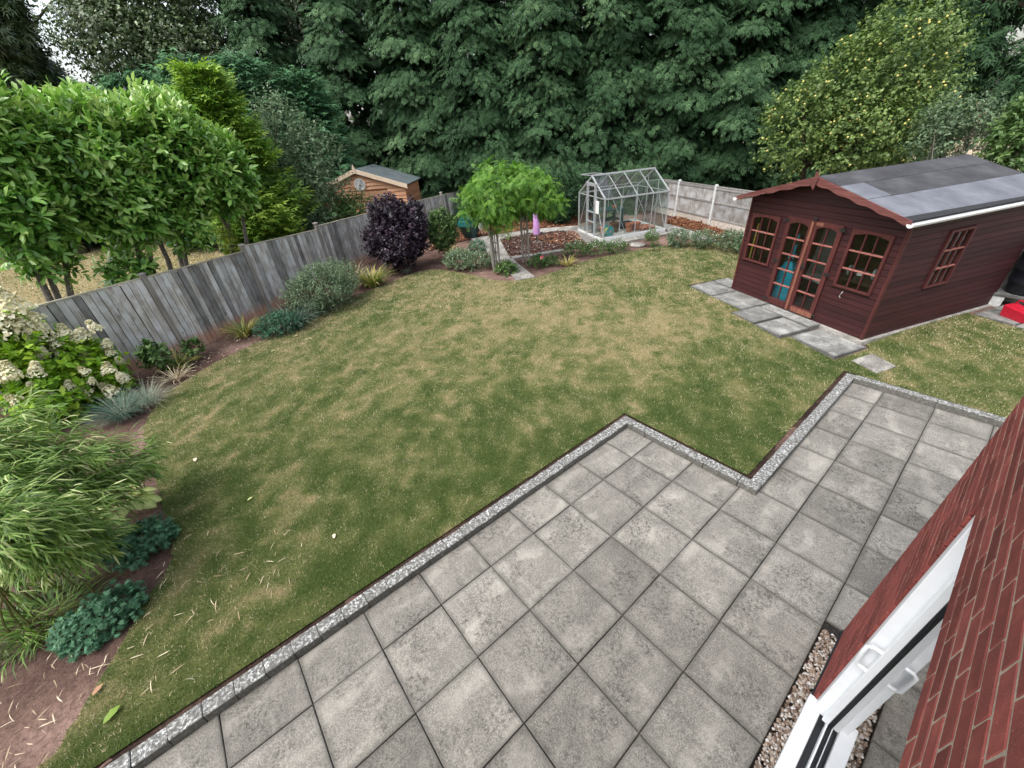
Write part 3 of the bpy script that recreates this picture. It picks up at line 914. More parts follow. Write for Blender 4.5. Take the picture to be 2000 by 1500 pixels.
MB().cbox(dm + .06, dm + .2, -.046, -.0405, 1.8, 1.862, .004).build('worn_patch', M['worn_trim'], d2)
MB().tube([(2.52, -.03, .77), (2.52, -.055, .74), (2.5, -.06, .68), (2.53, -.06, .66)], .008, 6).build('window_catch', M['chrome'], sh)

# roof: two felted slopes, bargeboards, finials, gutters
OVF, OVB, OVS = .335, .068, .125
slope = (SR - SE) / (SW / 2)
def roof_slope(sgn):
    x0, x1 = SW / 2, SW / 2 + sgn * (SW / 2 + OVS)
    m = MB()
    z0, z1 = SR + .035, SR + .035 - slope * (SW / 2 + OVS)
    m.prism([(x0, z0), (x1, z1), (x1, z1 + .024), (x0, z0 + .024)], -OVF + .02, SD + OVB)
    return m
for s in (-1, 1):
    r_ = roof_slope(s).build('roof', M['felt_edge'], sh)
    def strip(xa, xb, ya, yb, mat, lift):
        za, zb = SR + .059 - slope * (xa - SW / 2), SR + .059 - slope * (xb - SW / 2)
        xa2, xb2 = SW / 2 + s * (xa - SW / 2), SW / 2 + s * (xb - SW / 2)
        MB().add([(xa2, ya, za + lift), (xb2, ya, zb + lift), (xb2, yb, zb + lift), (xa2, yb, za + lift), (xa2, ya, za + lift - .004), (xb2, ya, zb + lift - .004), (xb2, yb, zb + lift - .004), (xa2, yb, za + lift - .004)],
                 [(0, 1, 2, 3), (7, 6, 5, 4), (0, 4, 5, 1), (1, 5, 6, 2), (2, 6, 7, 3), (3, 7, 4, 0)]).build('felt_strip', mat, r_)
    strip(2.46, SW + OVS - .004, -OVF + .024, SD + OVB - .004, M['felt_light'], .005)
    strip(1.95, 2.52, .2, SD + OVB - .004, M['felt'], .0105)
    strip(1.95, 2.51, -OVF + .024, .24, M['felt_light'], .0135)
    strip(SW / 2 + .01, 2.0, -OVF + .024, SD + OVB - .004, M['felt'], .016)
    MB().add([(SW / 2 + s * (SW / 2 + OVS - .12), -OVF + .03, SR + .067 - slope * (SW / 2 + OVS - .12)), (SW / 2 + s * (SW / 2 + OVS - .003), -OVF + .03, SR + .067 - slope * (SW / 2 + OVS - .003)),
              (SW / 2 + s * (SW / 2 + OVS - .003), SD + OVB - .01, SR + .067 - slope * (SW / 2 + OVS - .003)), (SW / 2 + s * (SW / 2 + OVS - .05), SD + OVB - .01, SR + .067 - slope * (SW / 2 + OVS - .05))],
             [(0, 1, 2, 3)]).build('felt_edge_strip', M['felt_edge'], r_)
    # bargeboard with a waved lower edge
    N = 40; up_ = []; lo = []
    for k in range(N + 1):
        t_ = k / N
        x = t_ * (SW / 2 + OVS + .02)
        zt = SR + .07 - slope * x
        wob = .012 * math.sin(t_ * 2 * PI * 4.5)
        dep = .125 - .045 * t_ + wob
        up_.append((SW / 2 + s * x, zt)); lo.append((SW / 2 + s * x, zt - dep))
    MB().prism(up_ + lo[::-1], -OVF - .008, -OVF + .014).build('bargeboard', M['barge'], sh)
    xe = SW / 2 + s * (SW / 2 + OVS)
    ze = SR + .03 - slope * (SW / 2 + OVS)
    prof = [(.052 * math.cos(a_), .052 * math.sin(a_)) for a_ in [PI + PI * k / 8 for k in range(9)]]
    prof = prof + [(p[0] * .86, p[1] * .86) for p in prof[::-1]]
    MB().prism([(xe + s * .03 + p[0], ze - .012 + p[1]) for p in prof], -OVF - .03, SD + OVB + .02).prism([(xe + s * .03 + .05 * math.cos(a_), ze - .012 + .05 * math.sin(a_)) for a_ in [PI + PI * k / 8 for k in range(9)]], -OVF - .034, -OVF - .026).build('gutter', M['white_paint'], sh)
for yy, zt in ((-OVF - .032, SR + .15), (SD + OVB + .01, SR + .15)):
    MB().prism([(SW / 2 - .035, SR - .1), (SW / 2 + .012, SR - .15), (SW / 2 + .05, SR + .04), (SW / 2 + .014, zt), (SW / 2 - .02, zt - .01), (SW / 2 - .04, SR + .02)], yy, yy + .022).build('finial', M['barge'] if yy < 0 else M['pale_trim'], sh)
MB().box(-.05, SW + .07, -.075, SD + .05, -.1, .029).build('plinth', M['path'], sh)

# things kept inside the summerhouse
def sh_pt(x, y, z):
    c, s_ = math.cos(SROT), math.sin(SROT)
    return (SHO[0] + x * c - y * s_, SHO[1] + x * s_ + y * c, SHO[2] + z)
tq = thing('covered_tool', 'tall turquoise object with a narrow neck standing behind the left summerhouse door', 'tool', sh_pt(1.02, .36, .07), SROT + .25)
MB().add([(-.2, -.13, 0), (.2, -.13, 0), (.2, .13, 0), (-.2, .13, 0), (-.17, -.12, .6), (.17, -.12, .6), (.17, .12, .6), (-.17, .12, .6), (-.07, -.06, .84), (.07, -.06, .84), (.07, .06, .84), (-.07, .06, .84), (-.055, -.05, 1.0), (.055, -.05, 1.0), (.055, .05, 1.0), (-.055, .05, 1.0)],
         [(3, 2, 1, 0), (12, 13, 14, 15)] + [(a + i, a + (i + 1) % 4, a + 4 + (i + 1) % 4, a + 4 + i) for a in (0, 4, 8) for i in range(4)]).build('body', M['hose_blue'], tq)
MB().cbox(-.035, .035, -.03, .03, 1.001, 1.42, .006).build('neck', M['hose_blue'], tq)
MB().cbox(-.09, .09, -.08, .08, .86, .92, .01).build('collar', M['iron'], tq)
MB().cbox(-.045, .045, -.04, .04, 1.2, 1.3, .006).build('grip', M['iron'], tq)
bn = thing('workbench', 'low timber workbench inside the summerhouse behind the right window', 'workbench', sh_pt(2.25, .75, .07), SROT)
MB().cbox(-.45, .45, -.3, .35, .72, .77, .004).build('bench_top', M['inner_wood'], bn)
for a_, b_ in ((-.42, -.26), (.36, -.26), (-.42, .28), (.36, .28)):
    MB().cbox(a_, a_ + .06, b_, b_ + .06, 0, .719, .003).build('leg', M['inner_wood'], bn)
gr = thing('bench_grinder', 'grey power tool with a white label on the bench behind the right window', 'power tool', sh_pt(2.32, .62, .842), SROT + .3)
MB().lathe([(.05, -.16), (.075, -.13), (.08, 0), (.075, .13), (.05, .16)], (0, 0, .13), 14, 'x').build('motor', M['iron'], gr, True)
MB().cbox(-.09, .09, -.07, .07, 0, .06, .006).build('base', M['iron'], gr)
MB().lathe([(.1, -.02), (.1, .02)], (-.2, 0, .13), 18, 'x').build('wheel', M['grey_item'], gr)
MB().lathe([(.1, -.02), (.1, .02)], (.2, 0, .13), 18, 'x').build('wheel', M['grey_item'], gr)
MB().cbox(-.05, .05, -.086, -.0805, .08, .17, .002).build('label_plate', M['white_paint'], gr)
yp = MB().tube([(0, 0, 0), (.02, .04, 1.5)], .016, 8).build('broom_handle', M['yellow'], loc=sh_pt(.12, .14, .07), rot=(0, 0, SROT))
setp(yp, 'yellow pole leaning inside the left summerhouse window', 'pole')
gp_ = MB().cbox(-.35, .35, -.012, .012, 0, 1.9, .004).build('leaning_panel', M['grey_item'], loc=sh_pt(.5, 2.2, .07), rot=(-.12, 0, SROT))
setp(gp_, 'pale grey panel leaning at the back inside the summerhouse', 'panel')
bx = thing('storage_box', 'dark storage box on the summerhouse floor behind the right door', 'box', sh_pt(1.3, 1.0, .07), SROT - .2)
MB().cbox(-.28, .28, -.2, .2, 0, .4, .01).build('body', M['black_plastic'], bx)
MB().cbox(-.29, .29, -.21, .21, .401, .44, .008).build('lid', M['grey_item'], bx)

# paving around the summerhouse, slab by slab
ap = thing('summerhouse_paving', None, None, SHO, SROT, kind='structure')
for x0, x1, y0, y1 in ((-.62, .18, -.78, -.06), (.2, 1.12, -.8, -.06), (-.62, -.04, -.04, .42), (1.14, 1.74, -1.1, -.36), (1.76, 2.36, -1.08, -.34), (1.14, 2.36, -.34, -.06), (2.38, 3.28, -.82, -.06)):
    wx, wy, _ = sh_pt((x0 + x1) / 2, (y0 + y1) / 2, 0)
    slab_piece('paving_slab', [(x0, y0), (x1, y0), (x1, y1), (x0, y1)], zg(wx, wy) + .032 + .08 + random.uniform(-.004, .004), .09, M['slab_grey'], ap, .007)
for x0, x1, y0, y1 in ((3.3, 3.9, 2.75, 3.3), (3.92, 4.5, 2.7, 3.25), (3.3, 3.9, 3.32, 3.9), (3.92, 4.5, 3.27, 3.9)):
    slab_piece('paving_slab', [(x0, y0), (x1, y0), (x1, y1), (x0, y1)], .05 + random.uniform(-.005, .005), .08, M['slab_grey'], ap, .007)
sq = slab_piece('stepping_slab', [(8.94, -1.18), (9.36, -1.35), (9.15, -1.75), (8.73, -1.58)], lambda x, y: zg(x, y) + .03, .06, M['path'], None, .005)
setp(sq, 'single square concrete slab set in the lawn by the patio corner', 'paving slab')

# ------------------------------------------------------------------ water butt, stand, watering can
wb = thing('water_butt', 'tall black ribbed plastic water butt behind the summerhouse corner', 'water butt', (13.22, -2.76, .2))
MB().lathe([(.25, 0), (.29, .03), (.31, .2), (.325, .22), (.325, .25), (.315, .27), (.335, .45), (.345, .47), (.345, .5), (.335, .52), (.345, .72), (.352, .74), (.352, .77), (.34, .8), (.33, .93), (.3, .96)], (0, 0, 0), 28).build('barrel', M['black_plastic'], wb, True)
MB().lathe([(.315, .961), (.32, .985), (.1, 1.03), (.02, 1.035)], (0, 0, 0), 28).build('lid', M['black_plastic'], wb, True)
MB().tube([(-.3, -.1, .12), (-.38, -.12, .12), (-.4, -.125, .08)], .018, 8).build('tap', M['iron'], wb, True)
ws = thing('butt_stand', 'low concrete block stand carrying the black water butt', 'stand', (13.22, -2.76, -.12))
MB().cbox(-.3, .42, -.45, .45, .261, .319, .006).build('top_slab', M['slab_grey'], ws)
for a_, b_ in ((-.28, -.4), (-.28, .22), (.2, -.4), (.2, .22)):
    MB().cbox(a_, a_ + .2, b_, b_ + .2, 0, .26, .006).build('block', M['concrete_post'], ws)
wc = thing('watering_can', 'bright red plastic watering can on the slabs in front of the water butt', 'watering can', (12.28, -2.8, -.03), .9)
MB().add([(-.2, -.09, 0), (.2, -.09, 0), (.2, .09, 0), (-.2, .09, 0), (-.22, -.1, .16), (.22, -.1, .2), (.22, .1, .2), (-.22, .1, .16), (-.17, -.07, .2), (.16, -.07, .25), (.16, .07, .25), (-.17, .07, .2)],
         [(3, 2, 1, 0), (8, 9, 10, 11)] + [(a + i, a + (i + 1) % 4, a + 4 + (i + 1) % 4, a + 4 + i) for a in (0, 4) for i in range(4)]).build('body', M['red_plastic'], wc)
MB().tube([(-.15, 0, .05), (-.3, 0, .22), (-.37, 0, .33)], [.05, .03, .022], 10).build('spout', M['red_plastic'], wc, True)
MB().lathe([(.02, 0), (.045, .05), (.045, .07)], (-.385, 0, .33), 12).build('rose', M['black_plastic'], wc)
MB().tube([(.14, 0, .25), (.1, 0, .33), (-.05, 0, .33), (-.12, 0, .22)], .016, 8).build('handle', M['red_plastic'], wc, True)

# ------------------------------------------------------------------ left fence
def fence_panel_boards(par, p, q, zb, zt0, zt1, n, mat, nm='board', joined=False):
    dx, dy = q[0] - p[0], q[1] - p[1]; L = math.hypot(dx, dy); a = math.atan2(dy, dx); w = L / n
    acc = MB()
    for k in range(n):
        t_ = (k + .5) / n
        x, y = p[0] + dx * t_, p[1] + dy * t_
        h = zt0 + (zt1 - zt0) * t_ - zb
        m = acc if joined else MB()
        ox = (t_ * L) if joined else 0
        g_ = 0.0 if joined else .0045
        c = [(-w / 2 + g_ + ox, .006), (w / 2 - g_ + ox, -.003), (w / 2 - g_ + ox, -.009), (-w / 2 + g_ + ox, -.018)]
        c = [c[0], c[1], (c[2][0], c[2][1]), c[3]]
        jz = random.uniform(-.006, .004)
        m.add([(u_, v_, 0) for u_, v_ in c] + [(u_, v_, h + jz) for u_, v_ in c], [(3, 2, 1, 0), (4, 5, 6, 7)] + [(i, (i + 1) % 4, 4 + (i + 1) % 4, 4 + i) for i in range(4)])
        if not joined:
            m.build(nm, mat, par, loc=(x, y, zb), rot=(random.uniform(-.006, .006), random.uniform(-.004, .004), a))
    if joined:
        o = acc.build(nm, mat, par, loc=(p[0], p[1], zb), rot=(0, 0, a)); o['kind'] = 'stuff'
FP = [(-7.2, 7.5), (-4.85, 8.0), (-2.5, 8.45), (-.15, 8.94), (1.87, 10.06), (4.15, 11.68), (6.35, 12.85), (8.55, 14.03), (10.75, 15.2), (12.9, 16.4), (15.1, 17.6)]
FT = [(1.62, 1.63), (1.63, 1.65), (1.65, 1.70), (1.69, 1.61), (1.72, 1.51), (1.6, 1.52), (1.53, 1.43), (1.44, 1.33), (1.33, 1.2), (1.22, 1.1)]
lf = thing('wooden_fence', 'weathered grey featheredge board fence along the left border with capped wooden posts', 'fence', (0, 0, 0))
for i, (p, q) in enumerate(zip(FP, FP[1:])):
    L = math.hypot(q[0] - p[0], q[1] - p[1]); dx, dy = (q[0] - p[0]) / L, (q[1] - p[1]) / L
    p2, q2 = (p[0] + dx * .05, p[1] + dy * .05), (q[0] - dx * .05, q[1] - dy * .05)
    fence_panel_boards(lf, p2, q2, -.06, FT[i][0], FT[i][1], 19, M['fence'])
    a = math.atan2(dy, dx)
    MB().beam((p2[0] - dy * .012, p2[1] + dx * .012, (FT[i][0] - .06) / 2), (q2[0] - dy * .012, q2[1] + dx * .012, (FT[i][1] - .06) / 2), .006, min(FT[i]) + .02).build('shade_backing', M['dark_bark'], lf)  # added dark sheet, stands in for shade in the gaps between boards
    cap = MB().beam((p2[0], p2[1], FT[i][0] + .006), (q2[0], q2[1], FT[i][1] + .006), .05, .022).build('cap_rail', M['fence_cap'], lf)
    r_ = MB()
    for zr in (.25, .85, 1.25):
        r_.beam((p2[0] - dy * .03, p2[1] + dx * .03, zr), (q2[0] - dy * .03, q2[1] + dx * .03, zr), .035, .07)
    r_.build('back_rail', M['fence_post'], lf)
for (x, y), zt in zip(FP, (1.72, 1.73, 1.76, 1.8, 1.79, 1.72, 1.64, 1.56, 1.48, 1.36, 1.25)):
    MB().cbox(-.045, .045, -.045, .045, -.1, zt - .035, .004).build('post', M['fence_post'], lf, loc=(x, y, 0), rot=(0, 0, .45))
    MB().add([(-.06, -.06, zt - .034), (.06, -.06, zt - .034), (.06, .06, zt - .034), (-.06, .06, zt - .034), (-.055, -.055, zt - .008), (.055, -.055, zt - .008), (.055, .055, zt - .008), (-.055, .055, zt - .008), (0, 0, zt + .004)],
             [(3, 2, 1, 0), (0, 1, 5, 4), (1, 2, 6, 5), (2, 3, 7, 6), (3, 0, 4, 7), (4, 5, 8), (5, 6, 8), (6, 7, 8), (7, 4, 8)]).build('post_cap', M['fence_post'], lf, loc=(x, y, 0), rot=(0, 0, .45))

# ------------------------------------------------------------------ rear fence with concrete posts
rf = thing('panel_fence', 'grey panel fence with pale concrete posts and gravel boards along the far border', 'fence', (0, 0, 0))
Q1 = Vector((17.56, 7.49)); QD = Vector((-.81, -1.955))
QP = [Q1 + QD * k for k in range(-3, 8)]
qa = math.atan2(QD.y, QD.x)
for k, (p, q) in enumerate(zip(QP, QP[1:])):
    L = (q - p).length; d = (q - p) / L; nrm = Vector((d.y, -d.x))
    p2, q2 = p + d * .06, q - d * .06
    zt = 1.3
    fence_panel_boards(rf, p2, q2, .2, zt, zt, 22, M['fence_far'], 'board_panel', True)
    MB().beam((p2.x, p2.y, .07), (q2.x, q2.y, .07), .04, .26).build('gravel_board', M['gravel_board'], rf)
    m = MB().beam((p2.x, p2.y, zt + .008), (q2.x, q2.y, zt + .008), .06, .03)
    for zr in (.225, .78, zt - .06):
        for s_ in (-1, 1):
            m.beam((p2.x + nrm.x * .028 * s_, p2.y + nrm.y * .028 * s_, zr), (q2.x + nrm.x * .028 * s_, q2.y + nrm.y * .028 * s_, zr), .022, .05)
    m.build('rail', M['rail'], rf)
for q in QP:
    MB().cbox(-.05, .05, -.05, .05, -.1, 1.345, .01).add([(-.05, -.05, 1.346), (.05, -.05, 1.346), (.05, .05, 1.346), (-.05, .05, 1.346), (-.02, -.02, 1.385), (.02, -.02, 1.385), (.02, .02, 1.385), (-.02, .02, 1.385)],
        [(4, 5, 6, 7), (0, 1, 5, 4), (1, 2, 6, 5), (2, 3, 7, 6), (3, 0, 4, 7)]).build('post', M['concrete_post'], rf, loc=(q.x, q.y, 0), rot=(0, 0, qa))

# ------------------------------------------------------------------ neighbour's timber shed
NW, ND, NE, NR = 3.68, 2.08, 2.175, 2.8
ns = thing('timber_shed', 'orange timber garden shed with a grey felt roof beyond the left fence', 'shed', (5.828, 16.626, -.05), -.744)
z = 0.05; hgt = .135
while z < NR - .03:
    h = min(hgt, NR - z); hw = NW / 2 if z < NE else (NR - z) / (NR - NE) * NW / 2
    segs = [(NW / 2 - hw, NW / 2 + hw)]
    for hx0, hx1, hz0, hz1 in ((2.05, 2.95, .1, 2.0), (.55, 1.3, 1.05, 1.9)):
        if z + h > hz0 + .04 and z < hz1 - .04:
            segs = [t_ for s0, s1 in segs for t_ in (((s0, hx0), (hx1, s1)) if (hx0 > s0 and hx1 < s1) else ((s0, s1),))]
    for s0, s1 in segs:
        L = s1 - s0
        l2 = L / 2 if z + h < NE else max(.01, L / 2 - h / (NR - NE) * NW / 2)
        MB().add([(-L / 2, 0, 0), (L / 2, 0, 0), (L / 2, -.036, 0), (-L / 2, -.036, 0), (-l2, 0, h), (l2, 0, h), (l2, -.002, h), (-l2, -.002, h)],
                 [(0, 3, 2, 1), (3, 7, 6, 2), (7, 4, 5, 6), (0, 1, 5, 4), (1, 2, 6, 5), (0, 4, 7, 3)]).build('board', M['cream_wood'], ns, loc=((s0 + s1) / 2, 0, z))
    if z < NE - .05:
        MB().add([(0, 0, 0), (0, ND, 0), (.026, ND, 0), (.026, 0, 0), (0, 0, h), (0, ND, h), (.008, ND, h), (.008, 0, h)],
                 [(0, 1, 2, 3), (3, 2, 6, 7), (7, 6, 5, 4), (0, 4, 5, 1), (1, 5, 6, 2), (0, 3, 7, 4)]).build('board', M['cream_side'], ns, loc=(NW, 0, z))
    z += hgt
MB().box(.02, NW - .02, .02, ND, .0, NE).prism([(.03, NE), (NW - .03, NE), (NW / 2, NR - .03)], .02, ND).build('wall', M['cream_side'], ns)
dr_ = MB()
for k in range(8):
    dr_.cbox(2.06 + k * .11, 2.165 + k * .11, -.03, -.002, .1, 2.0, .003)
dr_ = dr_.build('door', M['cream_wood'], ns)
MB().cbox(2.62, 2.92, -.045, -.031, 1.8, 1.84, .003).build('hinge', M['chrome'], dr_)
wf = MB().cbox(.55, 1.3, -.035, -.002, 1.05, 1.11).cbox(.55, 1.3, -.035, -.002, 1.84, 1.9).cbox(.55, .61, -.035, -.002, 1.111, 1.839).cbox(1.24, 1.3, -.035, -.002, 1.111, 1.839).build('window', M['pale_trim'], ns)
MB().box(.611, 1.239, -.01, -.004, 1.111, 1.839).build('glass_pane', M['pane'], wf)
nsl = (NR - NE) / (NW / 2)
for s in (-1, 1):
    xe = NW / 2 + s * (NW / 2 + .14); ze = NR - nsl * (NW / 2 + .14)
    MB().prism([(NW / 2, NR + .01), (xe, ze + .01), (xe, ze + .04), (NW / 2, NR + .04)], -.12, ND + .12).build('roof', M['felt_green'], ns)
    MB().prism([(NW / 2, NR + .045), (xe, ze + .045), (xe, ze - .11), (NW / 2, NR - .11)], -.145, -.121).build('bargeboard', M['pale_trim'], ns)
MB().prism([(NW / 2 - .05, NR - .12), (NW / 2 + .05, NR - .12), (NW / 2 + .05, NR + .08), (NW / 2, NR + .2), (NW / 2 - .05, NR + .08)], -.165, -.146).build('finial', M['pale_trim'], ns)
def ns_pt(x, y, z):
    c, s_ = math.cos(-.744), math.sin(-.744)
    return (5.828 + x * c - y * s_, 16.626 + x * s_ + y * c, -.05 + z)
ck = thing('wall_clock', 'round pale blue disc hung on the gable of the orange shed', 'wall disc', ns_pt(NW / 2 + .06, -.05, 2.28), -.744)
MB().lathe([(.2, -.02), (.2, 0), (.19, .015)], (0, 0, 0), 24, 'y').build('face', M['clock_face'], ck)
MB().lathe([(.215, -.024), (.215, .014), (.2005, .018), (.2005, -.024)], (0, 0, 0), 24, 'y').build('rim', M['white_paint'], ck)
MB().beam((0, -.032, 0), (-.03, -.032, -.12), .025, .006).beam((0, -.036, 0), (.08, -.036, -.06), .02, .006).build('hand', M['iron'], ck)

# ------------------------------------------------------------------ greenhouse
GL, GW, GE, GR = 2.544, 2.042, 1.364, 2.03
GLOC = (12.55, 7.31, .02); GROT = -.396
gh = thing('greenhouse', 'small bare aluminium greenhouse with clear glass on a concrete base', 'greenhouse', GLOC, GROT)
MB().cbox(-.03, GL + .03, -.035, .035, -.06, .085, .005).cbox(-.03, GL + .03, GW - .035, GW + .035, -.06, .085, .005).cbox(GL - .035, GL + .03, .036, GW - .036, -.06, .085, .005).cbox(-.03, .03, .036, GW - .036, -.06, .03, .005).build('base', M['concrete_post'], gh)
MB().box(.03, GL - .03, .03, GW - .03, -.06, .01).build('floor', M['path'], gh)
A = M['alu']
def gbar(nm, segs, w=.028):
    m = MB()
    for p, q in segs:
        m.beam(p, q, w, w)
    return m.build(nm, A, gh)
for x in (0, GL):
    for y in (0, GW):
        gbar('corner_post', [((x, y, .086), (x, y, GE - .02))], .045)
gbar('ridge_bar', [((-.02, GW / 2, GR), (GL + .02, GW / 2, GR))], .055)
for y in (0, GW):
    gbar('eave_bar', [((-.02, y, GE), (GL + .02, y, GE))], .045)
    gbar('sill_bar', [((0, y, .1), (GL, y, .1))], .028)
    for k in (1, 2, 3):
        gbar('glazing_bar', [((GL * k / 4, y, .115), (GL * k / 4, y, GE - .025))], .022)
    gbar('brace', [((GL * .12, y + .012, GE - .03), (GL * .36, y + .012, .12))], .018)
    gbar('brace', [((GL * .88, y + .012, GE - .03), (GL * .62, y + .012, .12))], .018)
    gbar('brace', [((GL * .5, y + .012, GE - .03), (GL * .74, y + .012, .3))], .018)
for k in range(5):
    x = GL * k / 4; w_ = .042 if k in (0, 4) else .024
    for y in (0, GW):
        gbar('roof_bar', [((x, y, GE + .01), (x, GW / 2, GR - .02))], w_)
gbar('purlin', [((0, GW * .27, GE + (GR - GE) * .54 - .03), (GL, GW * .27, GE + (GR - GE) * .54 - .03))], .016)
for x in (0, GL):
    gbar('gable_bar', [((x, .02, GE), (x, GW - .02, GE))], .03)
    if x:
        for y in (GW * .33, GW * .66):
            gbar('gable_bar', [((x, y, .1), (x, y, GE + (GR - GE) * (.62)))], .022)
    gbar('brace', [((x, .05, .15), (x, GW * .3, GE - .05))], .018)
    gbar('brace', [((x, GW - .05, .15), (x, GW * .7, GE - .05))], .018)
# door in the near gable, slid half open
gd = MB()
DY0, DY1 = .66, 1.26
for p, q in (((-.03, DY0, .06), (-.03, DY0, 1.72)), ((-.03, DY1, .06), (-.03, DY1, 1.72))):
    gd.beam(p, q, .06, .075)
gd.beam((-.03, DY0 - .03, 1.75), (-.03, DY1 + .03, 1.75), .05, .09).beam((-.03, DY0 + .03, .84), (-.03, DY1 - .03, .84), .03, .05).beam((-.03, DY0 + .03, .5), (-.03, DY1 - .03, .5), .03, .05)
gd.build('door', A, gh)
gbar('door_track', [((-.035, .5, 1.8), (-.035, 1.42, 1.8))], .03)
def pane(pts, nm='glass_pane'):
    pts = [Vector(p) for p in pts]; nrm = (pts[1] - pts[0]).cross(pts[2] - pts[0]).normalized() * .003
    n_ = len(pts)
    MB().add([p - nrm for p in pts] + [p + nrm for p in pts], [tuple(range(n_))[::-1], tuple(range(n_, 2 * n_))] + [(i, (i + 1) % n_, n_ + (i + 1) % n_, n_ + i) for i in range(n_)]).build(nm, M['gh_glass'], gh)
for k in range(4):
    x0, x1 = GL * k / 4 + .013, GL * (k + 1) / 4 - .013
    for y in (0, GW):
        pane([(x0, y, .12), (x1, y, .12), (x1, y, .7), (x0, y, .7)])
        pane([(x0, y, .69), (x1, y, .69), (x1, y, GE - .025), (x0, y, GE - .025)])
        s_ = 1 if y == 0 else -1
        def R(t_, x):
            return (x, y + s_ * GW / 2 * t_, GE + (GR - GE) * t_ + .012)
        if not (y == GW and k == 0):
            pane([R(.03, x0), R(.03, x1), R(.52, x1), R(.52, x0)])
            pane([R(.51, x0), R(.51, x1), R(.97, x1), R(.97, x0)])
        else:
            pane([R(.03, x0), R(.03, x1), R(.5, x1), R(.5, x0)])
for y0, y1 in ((.02, .6), (1.3, GW - .02)):
    pane([(0, y0, .12), (0, y1, .12), (0, y1, GE - .02), (0, y0, GE - .02)])
for y0, y1 in ((.02, GW * .33), (GW * .33, GW * .66), (GW * .66, GW - .02)):
    pane([(GL, y0 + .01, .12), (GL, y1 - .01, .12), (GL, y1 - .01, GE - .02), (GL, y0 + .01, GE - .02)])
pane([(GL, .04, GE + .02), (GL, GW - .04, GE + .02), (GL, GW / 2, GR - .03)])
pane([(0, .04, GE + .02), (0, .55, GE + .02), (0, .55, GE + .32)]); pane([(0, GW - .04, GE + .02), (0, 1.36, GE + .02), (0, 1.36, GE + .38)])
# open vent on the far slope
vx0, vx1 = .05, .62
vv = MB()
ve = [(vx0, GW * .53, GR - .01), (vx1, GW * .53, GR - .01), (vx1, GW + .02, GR - .04), (vx0, GW + .02, GR - .04)]
for p, q in zip(ve, ve[1:] + ve[:1]):
    vv.beam(p, q, .022, .022)
vv.build('roof_vent', A, gh)
pane([(vx0 + .012, GW * .54, GR - .012), (vx1 - .012, GW * .54, GR - .012), (vx1 - .012, GW, GR - .042), (vx0 + .012, GW, GR - .042)])
gm = MB()
gm.cbox(-.05, -.025, .36, .6, .84, 1.26, .01).build('door_notice', M['white_paint'], gh)
def gh_pt(x, y, z):
    c, s_ = math.cos(GROT), math.sin(GROT)
    return (GLOC[0] + x * c - y * s_, GLOC[1] + x * s_ + y * c, GLOC[2] + z)
bt = thing('potting_bench', 'dark green potting bench along the back of the greenhouse', 'bench', gh_pt(.62, 1.42, .01), GROT)
MB().cbox(-.5, .85, -.32, .4, .72, .76, .006).build('bench_top', M['bench_green'], bt)
for a_, b_ in ((-.48, -.3), (.74, -.3), (-.48, .3), (.74, .3)):
    MB().cbox(a_, a_ + .09, b_, b_ + .08, 0, .719, .005).build('leg', M['bench_green'], bt)
MB().cbox(-.39, .74, -.24, .3, .36, .39, .004).build('shelf', M['bench_green'], bt)
def pot(x, y, r, h, mat, label, z=.01, rt=1.0):
    o = thing('plant_pot', label, 'plant pot', gh_pt(x, y, z), 0, 'pots in the greenhouse')
    MB().lathe([(r * .68, 0), (r * .92, h * .78), (r * .86, h * .78), (r * .62, .02)], seg=20).build('pot_body', mat, o, True)
    MB().lathe([(r * .93, h * .76), (r * 1.02, h * .77), (r * 1.04, h), (r * .93, h), (r * .9, h * .8)], seg=20).build('rim', mat, o, True)
    return o
pot(1.42, .62, .15, .3, M['terracotta'], 'tall terracotta pot left of the stack in the middle of the greenhouse')
pot(1.78, .72, .17, .27, M['terracotta'], 'widest terracotta pot at the middle of the greenhouse floor')
pot(1.83, .3, .16, .16, M['terracotta'], 'shallow terracotta bowl by the front glass of the greenhouse')
pot(2.12, .62, .17, .15, M['terracotta'], 'shallow terracotta bowl near the far end glass of the greenhouse')
pot(2.2, .3, .13, .17, M['terracotta_pale'], 'pale pinkish pot in the front right corner of the greenhouse')
pot(.55, 1.05, .15, .22, M['terracotta_pale'], 'pale pot under the green bench just behind the hose reel')
pot(1.15, 1.32, .1, .1, M['terracotta'], 'small flat terracotta pot standing on the green bench', .77)
bk = thing('metal_bucket', 'rusty brown metal bucket under the green potting bench', 'bucket', gh_pt(.95, .92, .01), 0)
MB().lathe([(.15, 0), (.17, .3), (.178, .31), (.178, .33), (.165, .33), (.145, .03)], seg=20).build('bucket_body', M['bronze_metal'], bk, True)
MB().tube([(-.17, 0, .3), (-.12, .02, .4), (0, .03, .43), (.12, .02, .4), (.17, 0, .3)], .006, 6).build('handle', M['bronze_metal'], bk)
tr = thing('seed_tray', 'dark tray of pots beside the terracotta pots in the greenhouse', 'tray', gh_pt(1.62, 1.2, .01), GROT)
MB().cbox(-.22, .22, -.16, .16, 0, .24, .02).build('tray_body', M['black_plastic'], tr)
hr = thing('hose_reel', 'turquoise hose reel inside the near corner of the greenhouse', 'hose reel', gh_pt(.36, .3, .01), GROT + .25)
for y in (-.09, .09):
    MB().lathe([(.19, -.012), (.2, 0), (.19, .012)], (0, y, .21), 24, 'y').build('disc', M['turquoise'], hr, True)
MB().lathe([(.12, -.078), (.12, .078)], (0, 0, .21), 20, 'y').build('hose_coil', M['yellow'], hr)
MB().lathe([(.05, -.012), (.055, 0), (.045, .014)], (0, -.115, .21), 14, 'y').build('hub', M['grey_item'], hr)
